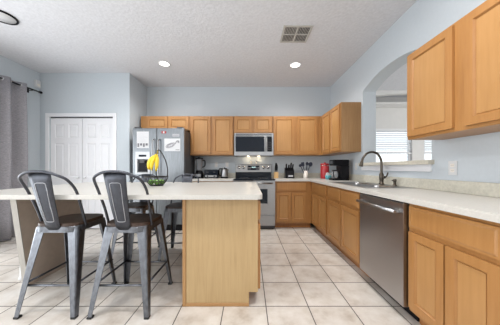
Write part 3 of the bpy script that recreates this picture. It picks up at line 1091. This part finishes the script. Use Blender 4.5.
def make_stool(label, loc, rotz):
    t = thing('bar_stool', label, 'stool', loc, rotz, 'metal bar stools around the island')
    sp = rrect(-0.172, 0.172, -0.170, 0.185, 0.085, 0, 6)
    bm = newbm()
    prism(bm, [(a * 1.0, b * 1.0) for a, b, _ in sp], 0.664, 0.688, 'z', 0.006, 2)
    obj('seat', bm, 'seatwood', t, 'dark wood seat')
    bm = newbm()
    prism(bm, [(a * 1.02, b * 1.02) for a, b, _ in sp], 0.618, 0.664, 'z', 0.004, 1)
    fr_ = obj('seat_frame', bm, 'gun', t)
    for sx in (-1, 1):
        for sy in (-1, 1):
            top = (sx * 0.168, -0.150 if sy < 0 else 0.168, 0.655)
            bot = (sx * 0.228, -0.245 if sy < 0 else 0.232, 0.014)
            lg = obj('leg', L_leg(newbm(), top, bot, 0.082, 0.034, sx, sy), 'gun', t)
            obj('rubber_foot', B(min(sx * 0.194, sx * 0.230), max(sx * 0.194, sx * 0.230), -0.248 if sy < 0 else 0.198, -0.211 if sy < 0 else 0.235, 0, 0.016, 0.003, 1), 'rubber', lg)
    zs = 0.225
    e = 0.196
    for a, b, z in (((-e, -e), (e, -e), zs), ((-e, e), (e, e), zs), ((-e, -e), (-e, e), zs + 0.012), ((e, -e), (e, e), zs + 0.012)):
        obj('stretcher', tube(newbm(), [(a[0], a[1], z), (b[0], b[1], z)], 0.0085, 8), 'gun_dark' if a[0] == b[0] else 'gun', t)
    half = [(0.175, -0.075, 0.645), (0.179, -0.125, 0.80), (0.186, -0.185, 0.945), (0.172, -0.245, 1.03), (0.138, -0.277, 1.062), (0.075, -0.292, 1.088)]
    pts_ = half + [(0, -0.296, 1.095)] + [(-x, y, z) for x, y, z in half[::-1]]
    hp = obj('back_hoop', tube(newbm(), smooth_path(pts_, 6), 0.0098, 10), 'gun_dark', t)
    # splat: tapered, slightly curved plate
    bm = newbm()
    nz, nx = 8, 6
    F, K = [], []

    def spt(u, v, off):
        wid = 0.055 + 0.027 * v
        x = (2 * u - 1) * wid
        y = -0.176 - 0.114 * v - 0.006 * math.sin(PI * v) + 0.010 * (2 * u - 1) ** 2
        return (x, y + off, 0.64 + 0.445 * v)
    for off, G in ((-0.002, F), (0.002, K)):
        for j in range(nz + 1):
            G.append([bm.verts.new(spt(i / nx, j / nz, off)) for i in range(nx + 1)])
    for G, fl in ((F, 0), (K, 1)):
        for j in range(nz):
            for i in range(nx):
                q = (G[j][i], G[j][i + 1], G[j + 1][i + 1], G[j + 1][i])
                f = bm.faces.new(q if not fl else q[::-1])
                f.smooth = True
    for i in range(nx):
        bm.faces.new((F[0][i], K[0][i], K[0][i + 1], F[0][i + 1]))
        bm.faces.new((F[nz][i], F[nz][i + 1], K[nz][i + 1], K[nz][i]))
    for j in range(nz):
        bm.faces.new((F[j][0], F[j + 1][0], K[j + 1][0], K[j][0]))
        bm.faces.new((F[j][nx], K[j][nx], K[j + 1][nx], F[j + 1][nx]))
    spl = obj('back_splat', bm, 'gun_dark', t)
    loop = [spt(u, v, -0.003) for u, v in ((0.24, 0.2), (0.24, 0.5), (0.24, 0.78), (0.3, 0.83), (0.5, 0.835), (0.7, 0.83), (0.76, 0.78), (0.76, 0.5), (0.76, 0.2))]
    loop += [spt(u, v, 0) for u, v in ((0.70, 0.16), (0.5, 0.155), (0.3, 0.16))]
    loop = [(a, b - (0.003 if i > 8 else 0), c) for i, (a, b, c) in enumerate(loop)]
    obj('embossed_line', tube(newbm(), smooth_path(loop, 3, True), 0.0024, 5, True), 'gun_light', spl)
    return t


st = make_stool('near stool with back to the viewer, left one beside the greige pedestal', (-1.515, 1.745, 0), 0)
s2 = copy_tree(st)
s2['label'] = 'near stool with back to the viewer, right one beside the maple end panel'
s2.location = (-0.972, 1.745, 0)
s2.rotation_euler.z = R(0)
s3 = copy_tree(st)
s3['label'] = 'far stool facing the viewer across the island, behind the fruit basket'
s3.location = (-1.47, 2.66, 0)
s3.rotation_euler.z = R(180)
s3.scale = (0.94, 0.94, 0.94)
s4 = copy_tree(st)
s4['label'] = 'far stool facing the viewer across the island, next to the maple cabinet'
s4.location = (-0.88, 2.64, 0)
s4.rotation_euler.z = R(180)
s4.scale = (0.94, 0.94, 0.94)

# ------------------------------------------------------------------ fruit basket with banana hook
bx, by, bz_ = -1.075, 2.36, ZT
fb = thing('fruit_basket', 'black wire fruit basket with banana hook on the island top', 'basket', (bx, by, bz_))


def ringpts(r_, z_, n=28):
    return [(r_ * math.cos(2 * PI * i / n), r_ * math.sin(2 * PI * i / n), z_) for i in range(n)]


obj('rim', tube(newbm(), ringpts(0.125, 0.105), 0.0065, 6, True), 'wire', fb)
bm = newbm()
tube(bm, ringpts(0.07, 0.006), 0.0045, 6, True)
tube(bm, ringpts(0.108, 0.055), 0.0035, 5, True)
for i in range(20):
    a = 2 * PI * i / 20
    tube(bm, smooth_path([(0.125 * math.cos(a), 0.125 * math.sin(a), 0.105), (0.108 * math.cos(a), 0.108 * math.sin(a), 0.055), (0.07 * math.cos(a), 0.07 * math.sin(a), 0.008)], 3), 0.003, 5)
for i in range(-2, 3):
    y_ = i * 0.026
    x_ = math.sqrt(0.07 ** 2 - y_ ** 2)
    tube(bm, [(-x_, y_, 0.008), (x_, y_, 0.008)], 0.0022, 5)
obj('wire_bowl', bm, 'wire', fb)
hk = smooth_path([(0.125, 0, 0.105), (0.128, 0, 0.18), (0.112, 0, 0.27), (0.078, 0, 0.35), (0.05, 0, 0.395), (0.03, 0, 0.415), (0.016, 0, 0.408), (0.014, 0, 0.392)], 5)
obj('hook', tube(newbm(), hk, 0.0062, 8), 'wire', fb)
# fruit
k = 0
lime_lab = 'green fruit lying among the others in the black wire basket'
proto_bm = lathe(newbm(), [(0, -0.031), (0.006, -0.030), (0.018, -0.024), (0.026, -0.012), (0.028, 0), (0.026, 0.012), (0.018, 0.023), (0.007, 0.029), (0, 0.032)], 0, 0, 0, 14)
lm = obj('green_fruit', proto_bm, 'lime')
tag(lm, lime_lab, 'fruit', 'green fruit in the basket')
spots = [(0, 0, 0.041)] + [(0.0645 * math.cos(2 * PI * i / 6), 0.0645 * math.sin(2 * PI * i / 6), 0.045) for i in range(6)] + \
        [(0.034 * math.cos(2 * PI * i / 3 + 0.5), 0.034 * math.sin(2 * PI * i / 3 + 0.5), 0.091) for i in range(0)]
for i, (x_, y_, z_) in enumerate(spots):
    o = lm if i == 0 else lm.copy()
    if i:
        C.objects.link(o)
    o.location = (bx + x_, by + y_, bz_ + z_)
    o.rotation_euler = (rnd.uniform(0.9, 2.0), 0, rnd.uniform(0, 6))
# bananas
bn = thing('banana_bunch', 'bunch of yellow bananas hanging from the basket hook', 'bananas', (bx + 0.014, by, bz_ + 0.392))
for i, yaw in enumerate((165, 195, 225, 258, 300)):
    bm = newbm()
    L_ = 0.19
    arcp = []
    for q in range(11):
        t = q / 10
        # leaves the stem sideways, then curves down
        arcp.append(Vector((0.058 * math.sin(PI * 0.7 * t) + 0.008, 0, -0.030 - L_ * (t ** 1.12))))
    rr = [0.006, 0.009, 0.015, 0.019, 0.0205, 0.021, 0.0205, 0.0195, 0.016, 0.011, 0.004]
    tube(bm, arcp, rr, 8)
    bm.transform(Matrix.Rotation(R(15 - 2 * i), 4, 'Y') @ Matrix.Rotation(R(yaw), 4, 'Z'))
    obj('banana', bm, 'banana', bn)
obj('bunch_stem', tube(newbm(), [(0.0, 0, 0.025), (0.0, 0, 0.0), (-0.004, 0, -0.022)], [0.007, 0.009, 0.014], 8), 'banana_tip', bn)

# ------------------------------------------------------------------ small appliances on the back counter
# blender
bl = thing('blender', 'dark kitchen blender with clear jar beside the refrigerator', 'blender', (-1.02, 4.16, ZT))
obj('base', lathe(newbm(), [(0.085, 0), (0.088, 0.01), (0.08, 0.10), (0.062, 0.15), (0.058, 0.155)], 0, 0, 0, 20), 'black', bl)
obj('control_panel', B(-0.05, 0.05, -0.092, -0.07, 0.03, 0.085, 0.004), 'steel', bl)
m_, nt_, b_ = _nt('smoky_jar')
b_.inputs['Base Color'].default_value = (0.45, 0.47, 0.5, 1)
b_.inputs['Roughness'].default_value = 0.1
b_.inputs['Alpha'].default_value = 0.45
M['jar'] = m_
jr = obj('jar', lathe(newbm(), [(0.05, 0.157), (0.055, 0.17), (0.076, 0.385), (0.072, 0.385), (0.05, 0.175)], 0, 0, 0, 20), 'jar', bl)
obj('jar_handle', tube(newbm(), smooth_path([(0.065, 0, 0.36), (0.115, 0, 0.35), (0.115, 0, 0.25), (0.06, 0, 0.22)], 5), 0.011, 8), 'black', jr)
obj('lid', lathe(newbm(), [(0.079, 0.386), (0.079, 0.405), (0.035, 0.41), (0.035, 0.43), (0, 0.432)], 0, 0, 0, 20), 'black', bl)
# toaster
to = thing('toaster', 'wide black four-slice toaster between blender and kettle', 'toaster', (-0.76, 4.15, ZT))
obj('body', B(-0.135, 0.135, -0.10, 0.10, 0.012, 0.175, 0.022, 4), 'blackglass', to)
obj('front_plate', B(-0.118, 0.118, -0.104, -0.10, 0.022, 0.065, 0.002, 1), 'steel', to)
for xx in (-0.068, 0.068):
    obj('lever', B(xx - 0.02, xx + 0.02, -0.125, -0.099, 0.115, 0.13, 0.004), 'darkgrey', to)
    obj('dial', lathe(newbm(), [(0.014, 0), (0.014, -0.012), (0, -0.014)], xx, -0.104, 0.043, 14, 'y'), 'black', to)
for xx in (-0.095, -0.04, 0.04, 0.095):
    obj('slot', B(xx - 0.014, xx + 0.014, -0.07, 0.07, 0.1745, 0.1765), 'darkgrey', to)
for xx in (-0.11, 0.11):
    obj('foot', B(xx - 0.015, xx + 0.015, -0.08, 0.08, 0, 0.013), 'rubber', to)
# kettle
ke = thing('kettle', 'stainless electric kettle with black handle beside the range', 'kettle', (-0.50, 4.14, ZT))
obj('base', lathe(newbm(), [(0.078, 0), (0.08, 0.018), (0.074, 0.024)], 0, 0, 0, 22), 'black', ke)
obj('body', lathe(newbm(), [(0.072, 0.024), (0.074, 0.04), (0.064, 0.16), (0.058, 0.185)], 0, 0, 0, 22), 'steel', ke)
obj('lid', lathe(newbm(), [(0.059, 0.186), (0.055, 0.198), (0.012, 0.205), (0.012, 0.217), (0, 0.219)], 0, 0, 0, 22), 'black', ke)
obj('handle', tube(newbm(), smooth_path([(-0.056, 0, 0.185), (-0.10, 0, 0.19), (-0.118, 0, 0.13), (-0.105, 0, 0.06), (-0.07, 0, 0.05)], 5), 0.012, 8), 'black', ke)
obj('spout', prism(newbm(), [(0.055, -0.022), (0.085, 0.0), (0.055, 0.022)], 0.145, 0.183, 'z', 0.003, 1), 'steel', ke)

# light wooden block with black-handled tools
wb = thing('utensil_block', 'pale wooden knife block with black handles beside the range', 'knife block', (0.555, 4.16, ZT))
obj('block', B(-0.042, 0.042, -0.05, 0.05, 0, 0.125, 0.006), 'blockwood', wb)
hl = ['black-handled knife at the front of the pale wooden block', 'taller black-handled knife at the back of the pale wooden block']
for k, (dy, hh) in enumerate(((-0.022, 0.15), (0.02, 0.185))):
    kn = thing('knife', hl[k], 'knife', (0.555 + 0.004 * k, 4.16 + dy, ZT + 0.126))
    obj('handle', prism(newbm(), [(-0.03, 0), (0.028, 0), (0.034, hh * 0.7), (0.012, hh), (-0.014, hh), (-0.027, hh * 0.6)], -0.011, 0.011, 'y', 0.004, 2), 'black', kn)
    obj('bolster', B(-0.026, 0.026, -0.0115, 0.0115, 0.012, 0.022), 'steel', kn)

# black knife block with knives
kb = thing('knife_block', 'black slanted knife block with silver badge under the right back cabinet', 'knife block', (0.83, 4.13, ZT))
obj('block', prism(newbm(), [(-0.075, 0), (0.085, 0), (0.085, 0.205), (0.045, 0.215), (-0.05, 0.155)], -0.095, 0.08, 'x', 0.006, 2), 'black', kb)
obj('badge', B(-0.045, 0.05, -0.078, -0.072, 0.03, 0.062), 'lightink', kb, 'silver brand badge')
tg = 'knives standing in the black block'
kl = ['black knife handle in the black block, next to the pale wooden block side', 'second black knife handle in the black block, thin with steel end',
      'third black knife handle in the black block, tallest', 'black knife handle in the black block, nearest the utensil crock']
for k, (xx, hh, yy) in enumerate(((-0.07, 0.10, 0.0), (-0.025, 0.085, -0.01), (0.02, 0.115, 0.01), (0.055, 0.09, 0.0))):
    kn = thing('knife', kl[k], 'knife', (0.83 + xx, 4.13 + yy, ZT + 0.187 + yy * 0.6 + 0.008), 0, tg)
    bm = prism(newbm(), [(-0.012, 0), (0.013, 0), (0.015, hh * 0.6), (0.017, hh), (-0.011, hh), (-0.014, hh * 0.5)], -0.009, 0.009, 'y', 0.003, 1)
    bm.transform(Matrix.Rotation(R(18), 4, 'X') @ Matrix.Rotation(R((0.0 - xx) * -60), 4, 'Y'))
    obj('handle', bm, 'black', kn)
    bm = B(-0.012, 0.017, -0.0085, 0.0085, hh, hh + 0.006)
    bm.transform(Matrix.Rotation(R(18), 4, 'X') @ Matrix.Rotation(R((0.0 - xx) * -60), 4, 'Y'))
    obj('end_cap', bm, 'steel', kn)

# crock with cooking utensils
cx, cy = 1.155, 4.14
ck = obj('utensil_crock', lathe(newbm(), [(0.043, 0), (0.045, 0.005), (0.045, 0.15), (0.041, 0.15), (0.040, 0.012), (0, 0.01)], cx, cy, ZT, 22), 'offwhite')
tag(ck, 'narrow cream utensil crock on the back counter near the corner', 'utensil crock')
ul = ['dark round ladle leaning toward the knife block from the cream crock', 'dark slotted turner standing in the cream crock beside the ladle',
      'dark solid spoon standing upright in the cream crock', 'large dark spoon leaning toward the red canister from the cream crock']
nm = ['ladle', 'turner', 'spoon', 'spoon']
for k, (ang, tilt, Lh, hw, hh) in enumerate(((-26, 6, 0.225, 0.036, 0.06), (-12, -5, 0.215, 0.032, 0.08), (6, 4, 0.23, 0.030, 0.075), (22, -4, 0.225, 0.042, 0.098))):
    ut = thing(nm[k], ul[k], 'cooking utensil', (cx - math.sin(R(ang)) * 0.01 + 0.012 * math.sin(R(ang) * 2), cy + 0.008 * (k - 1.5), ZT + 0.035), 0, 'utensils in the crock')
    ut.rotation_euler = (R(tilt) * 0.4, R(ang), 0)
    obj('handle', tube(newbm(), [(0, 0, 0), (0, 0, Lh)], 0.008, 8), 'navy', ut)
    bm = newbm()
    n = 14
    pp = [(hw * math.cos(2 * PI * i / n), Lh + hh / 2 - 0.008 + hh / 2 * math.sin(2 * PI * i / n)) for i in range(n)]
    if nm[k] == 'turner':
        pp = [(-hw * 0.6, Lh - 0.006), (hw * 0.6, Lh - 0.006), (hw, Lh + hh * 0.4), (hw, Lh + hh), (-hw, Lh + hh), (-hw, Lh + hh * 0.4)]
    prism(bm, pp, -0.005, 0.005, 'y', 0.003, 2)
    obj('head', bm, 'navy', ut)

# corner: red canister, teal cup, coffee maker
rc = thing('canister', 'tall red metal canister in the corner behind the coffee maker', 'canister', (1.475, 3.95, ZT))
obj('body', lathe(newbm(), [(0.078, 0), (0.08, 0.006), (0.08, 0.25), (0.077, 0.256)], 0, 0, 0, 26), 'red', rc)
obj('lid', lathe(newbm(), [(0.081, 0.2565), (0.081, 0.285), (0.07, 0.293), (0.018, 0.295), (0.018, 0.312), (0, 0.314)], 0, 0, 0, 26), 'red', rc)
obj('band', lathe(newbm(), [(0.0805, 0.247), (0.0805, 0.255)], 0, 0, 0, 26), 'chrome', rc)
tc_ = thing('teal_cup', 'small teal cup with white scoop in front of the red canister', 'cup', (1.435, 3.68, ZT))
obj('cup', lathe(newbm(), [(0.036, 0), (0.046, 0.008), (0.052, 0.05), (0.05, 0.075), (0.046, 0.075), (0.046, 0.05), (0.03, 0.012), (0, 0.01)], 0, 0, 0, 22), 'teal', tc_)
tube_h = obj('handle', tube(newbm(), smooth_path([(0.045, 0, 0.062), (0.075, 0, 0.058), (0.075, 0, 0.03), (0.046, 0, 0.022)], 5), 0.006, 8), 'teal', tc_)
pk = obj('paper_packet', prism(newbm(), [(-0.04, 0), (0.02, -0.004), (0.03, 0.03), (0.005, 0.055), (-0.028, 0.05)], -0.012, 0.012, 'y', 0.004, 1), 'white_plastic')
pk.location = (1.43, 3.68, ZT + 0.068)
tag(pk, 'small white packet sitting in the teal cup', 'packet')

cm = thing('coffee_maker', 'black drip coffee maker with glass carafe on the corner of the counter', 'coffee maker', (1.385, 3.44, ZT))
obj('base', B(0.0, 0.27, -0.09, 0.09, 0, 0.035, 0.01, 3), 'black', cm)
obj('tower', B(0.13, 0.27, -0.09, 0.09, 0.0355, 0.245, 0.008, 2), 'black', cm)
obj('brew_head', B(0.01, 0.27, -0.09, 0.09, 0.2455, 0.345, 0.016, 3), 'black', cm)
obj('warming_plate', lathe(newbm(), [(0.056, 0.035), (0.056, 0.039), (0, 0.039)], 0.066, 0, 0, 20), 'steel', cm)
cf = obj('carafe', lathe(newbm(), [(0.045, 0.04), (0.058, 0.055), (0.06, 0.11), (0.048, 0.155), (0.044, 0.155), (0.055, 0.11), (0.05, 0.06), (0, 0.045)], 0.066, 0, 0, 22), 'jar', cm)
obj('carafe_handle', tube(newbm(), smooth_path([(0.03, -0.05, 0.15), (0.01, -0.085, 0.14), (0.005, -0.092, 0.09), (0.025, -0.055, 0.065)], 5), 0.008, 8), 'black', cf)
obj('carafe_lid', lathe(newbm(), [(0.047, 0.156), (0.045, 0.17), (0.02, 0.175), (0, 0.176)], 0.066, 0, 0, 22), 'black', cf)
obj('clock_panel', B(0.004, 0.0105, -0.05, 0.05, 0.275, 0.32), 'steel', cm)


# ------------------------------------------------------------------ outlets, ceiling fittings, sensor
def plate(name, label, loc, rotz, kind='outlet'):
    t = thing(name, label, kind, loc, rotz)
    obj('cover_plate', B(-0.037, 0.037, -0.006, 0, -0.06, 0.06, 0.003, 2), 'white_plastic', t)
    for z in (-0.022, 0.022):
        s_ = obj('socket', prism(newbm(), [(a, b + z) for a, b, _ in rrect(-0.017, 0.017, -0.014, 0.014, 0.008, 0, 3)], -0.0085, -0.006, 'y'), 'offwhite', t)
        bm = newbm()
        box(bm, -0.008, -0.006, -0.009, -0.0085, z - 0.005, z + 0.005)
        box(bm, 0.006, 0.008, -0.009, -0.0085, z - 0.005, z + 0.005)
        obj('slots', bm, 'darkgrey', s_)
    return t


plate('wall_outlet', 'white duplex outlet on the right wall under the near cabinet', (XW - 0.0005, 1.735, 1.12), R(-90))
plate('wall_outlet', 'white duplex outlet on the right wall between coffee maker and pass-through', (XW - 0.0005, 3.30, 1.145), R(-90))
plate('wall_outlet', 'white duplex outlet on the back wall above the toaster', (-0.70, D - 0.0005, 1.19), 0)
plate('wall_outlet', 'white duplex outlet on the back wall behind the kettle', (-0.47, D - 0.0005, 1.19), 0)

rl = ['recessed ceiling downlight above the refrigerator side of the island', 'recessed ceiling downlight below the air vent, above the range side']
for k, (x_, y_) in enumerate(((-1.41, 3.38), (0.78, 3.42))):
    t = thing('downlight', rl[k], 'ceiling light', (x_, y_, H))
    bm = newbm()
    tube(bm, [(0.083 * math.cos(2 * PI * i / 30), 0.083 * math.sin(2 * PI * i / 30), -0.004) for i in range(30)], 0.007, 6, True)
    obj('trim_ring', bm, 'white_plastic', t)
    obj('diffuser', lathe(newbm(), [(0.08, -0.0005), (0.078, -0.006), (0, -0.008)], 0, 0, 0, 30), 'lamp', t)
    l = bpy.data.lights.new('downlight_lamp', 'SPOT')
    l.energy = 72
    l.spot_size = R(150)
    l.spot_blend = 1.0
    l.shadow_soft_size = 0.08
    l.color = (1, 0.97, 0.93)
    o = bpy.data.objects.new('downlight_lamp', l)
    o.location = (x_, y_, H - 0.02)
    C.objects.link(o)
t = thing('ceiling_light', 'round flush ceiling light with black rim over the dining side', 'ceiling light', (-2.83, 2.32, H))
bm = newbm()
tube(bm, [(0.125 * math.cos(2 * PI * i / 36), 0.125 * math.sin(2 * PI * i / 36), -0.009) for i in range(36)], 0.011, 8, True)
obj('rim', bm, 'black', t)
obj('diffuser', lathe(newbm(), [(0.118, -0.0005), (0.116, -0.012), (0, -0.016)], 0, 0, 0, 36), 'white_plastic', t)

t = thing('ceiling_vent', 'square white return air vent with slatted quarters on the ceiling', 'vent', (0.425, 2.47, H))
bm = newbm()
VW, VD = 0.36, 0.33
for a, b, c, d in ((0, 0.025, 0, VD), (VW - 0.025, VW, 0, VD), (0.025, VW - 0.025, 0, 0.025), (0.025, VW - 0.025, VD - 0.025, VD),
                   (VW / 2 - 0.01, VW / 2 + 0.01, 0.025, VD - 0.025)):
    box(bm, a, b, c, d, -0.012, 0)
for a, b in ((0.025, VW / 2 - 0.01), (VW / 2 + 0.01, VW - 0.025)):
    box(bm, a, b, VD / 2 - 0.006, VD / 2 + 0.006, -0.012, 0)
obj('frame', bm, 'vent_white', t)
obj('duct_backing', B(0.025, VW - 0.025, 0.025, VD - 0.025, -0.002, -0.0005), 'darkgrey', t)
bm = newbm()
n = 7
for s0, s1 in ((0.03, VW / 2 - 0.012), (VW / 2 + 0.012, VW - 0.03)):
    for i in range(n):
        x_ = s0 + (i + 0.5) * (s1 - s0) / n
        prism(bm, [(x_ - 0.007, -0.010), (x_ - 0.0055, -0.011), (x_ + 0.005, -0.003), (x_ + 0.0035, -0.0025)], 0.026, VD - 0.026, 'y')
obj('slats', bm, 'vent_white', t)

sn = thing('motion_sensor', 'small white box sensor high in the corner above the curtain rod', 'sensor', (XL + 0.001, YC - 0.055, 2.635), R(90))
obj('case', prism(newbm(), [(-0.045, 0), (0.045, 0), (0.038, -0.032), (-0.038, -0.032)], -0.064, 0.064, 'z', 0.006, 2), 'white_plastic', sn)
obj('lens', B(-0.026, 0.026, -0.0345, -0.032, -0.04, 0.0, 0.001, 1), 'offwhite', sn)

# ------------------------------------------------------------------ curtain and rod
ZR, XR = 2.475, XL + 0.095
rod = thing('curtain_rod', 'black curtain rod with finial on the left wall', 'curtain rod', (XR, 0, ZR))
obj('rod', tube(newbm(), [(0, 0.6, 0), (0, 3.61, 0)], 0.0115, 10), 'black', rod)
obj('finial', lathe(newbm(), [(0.011, 0), (0.02, 0.006), (0.012, 0.014), (0.024, 0.03), (0.02, 0.046), (0, 0.055)], 0, 3.61, 0, 14, 'y'), 'black', rod)
bm = newbm()
box(bm, -0.095, -0.085, 3.485, 3.525, -0.05, 0.03)
tube(bm, [(-0.09, 3.505, -0.01), (-0.03, 3.505, -0.012), (0, 3.505, -0.013)], 0.008, 8)
obj('bracket', bm, 'black', rod)
cu = thing('curtain', 'grey woven grommet curtain hanging on the left wall', 'curtain', (XR, 0, 0))
bm = newbm()
n = 150
y0, y1 = 2.40, 3.37
WL = 0.245
rows = []
for zi in range(9):
    z = 0.015 + (ZR + 0.045 - 0.015) * zi / 8
    row = []
    for side in (0, 1):
        rr_ = []
        for i in range(n + 1):
            y = y0 + (y1 - y0) * i / n
            amp = 0.058 + 0.010 * math.sin(zi * 0.9 + y * 5)
            ph = 2 * PI * (y1 - y) / WL + PI / 2 + 0.10 * math.sin(zi * 0.7)
            x = amp * math.sin(ph)
            dx = amp * 2 * PI / WL * -math.cos(ph)
            nl = math.sqrt(1 + dx * dx)
            off = 0.0015 if side else -0.0015
            rr_.append(bm.verts.new((x + off / nl, y - off * dx / nl, z)))
        row.append(rr_)
    rows.append(row)
for a, b in zip(rows, rows[1:]):
    for i in range(n):
        f = bm.faces.new((a[0][i], a[0][i + 1], b[0][i + 1], b[0][i]))
        f.smooth = True
        f = bm.faces.new((a[1][i + 1], a[1][i], b[1][i], b[1][i + 1]))
        f.smooth = True
    bm.faces.new((a[0][0], b[0][0], b[1][0], a[1][0]))
    bm.faces.new((a[0][n], a[1][n], b[1][n], b[0][n]))
for i in range(n):
    bm.faces.new((rows[0][0][i], rows[0][1][i], rows[0][1][i + 1], rows[0][0][i + 1]))
    bm.faces.new((rows[-1][0][i], rows[-1][0][i + 1], rows[-1][1][i + 1], rows[-1][1][i]))
bmesh.ops.recalc_face_normals(bm, faces=bm.faces[:])
obj('fabric', bm, 'curtain', cu)
# one metal grommet wherever the cloth crosses the rod
q = 0
while True:
    y = y1 - WL * (0.25 + 0.5 * q)
    if y < y0:
        break
    bm = newbm()
    tube(bm, [(0.021 * math.cos(2 * PI * i / 16), 0, 0.021 * math.sin(2 * PI * i / 16)) for i in range(16)], 0.0055, 6, True)
    sgn = 1 if q % 2 else -1
    bm.transform(Matrix.Rotation(sgn * R(-30), 4, 'Z'))
    o = obj('grommet', bm, 'chrome', cu)
    o.location = (0, y, ZR)
    q += 1
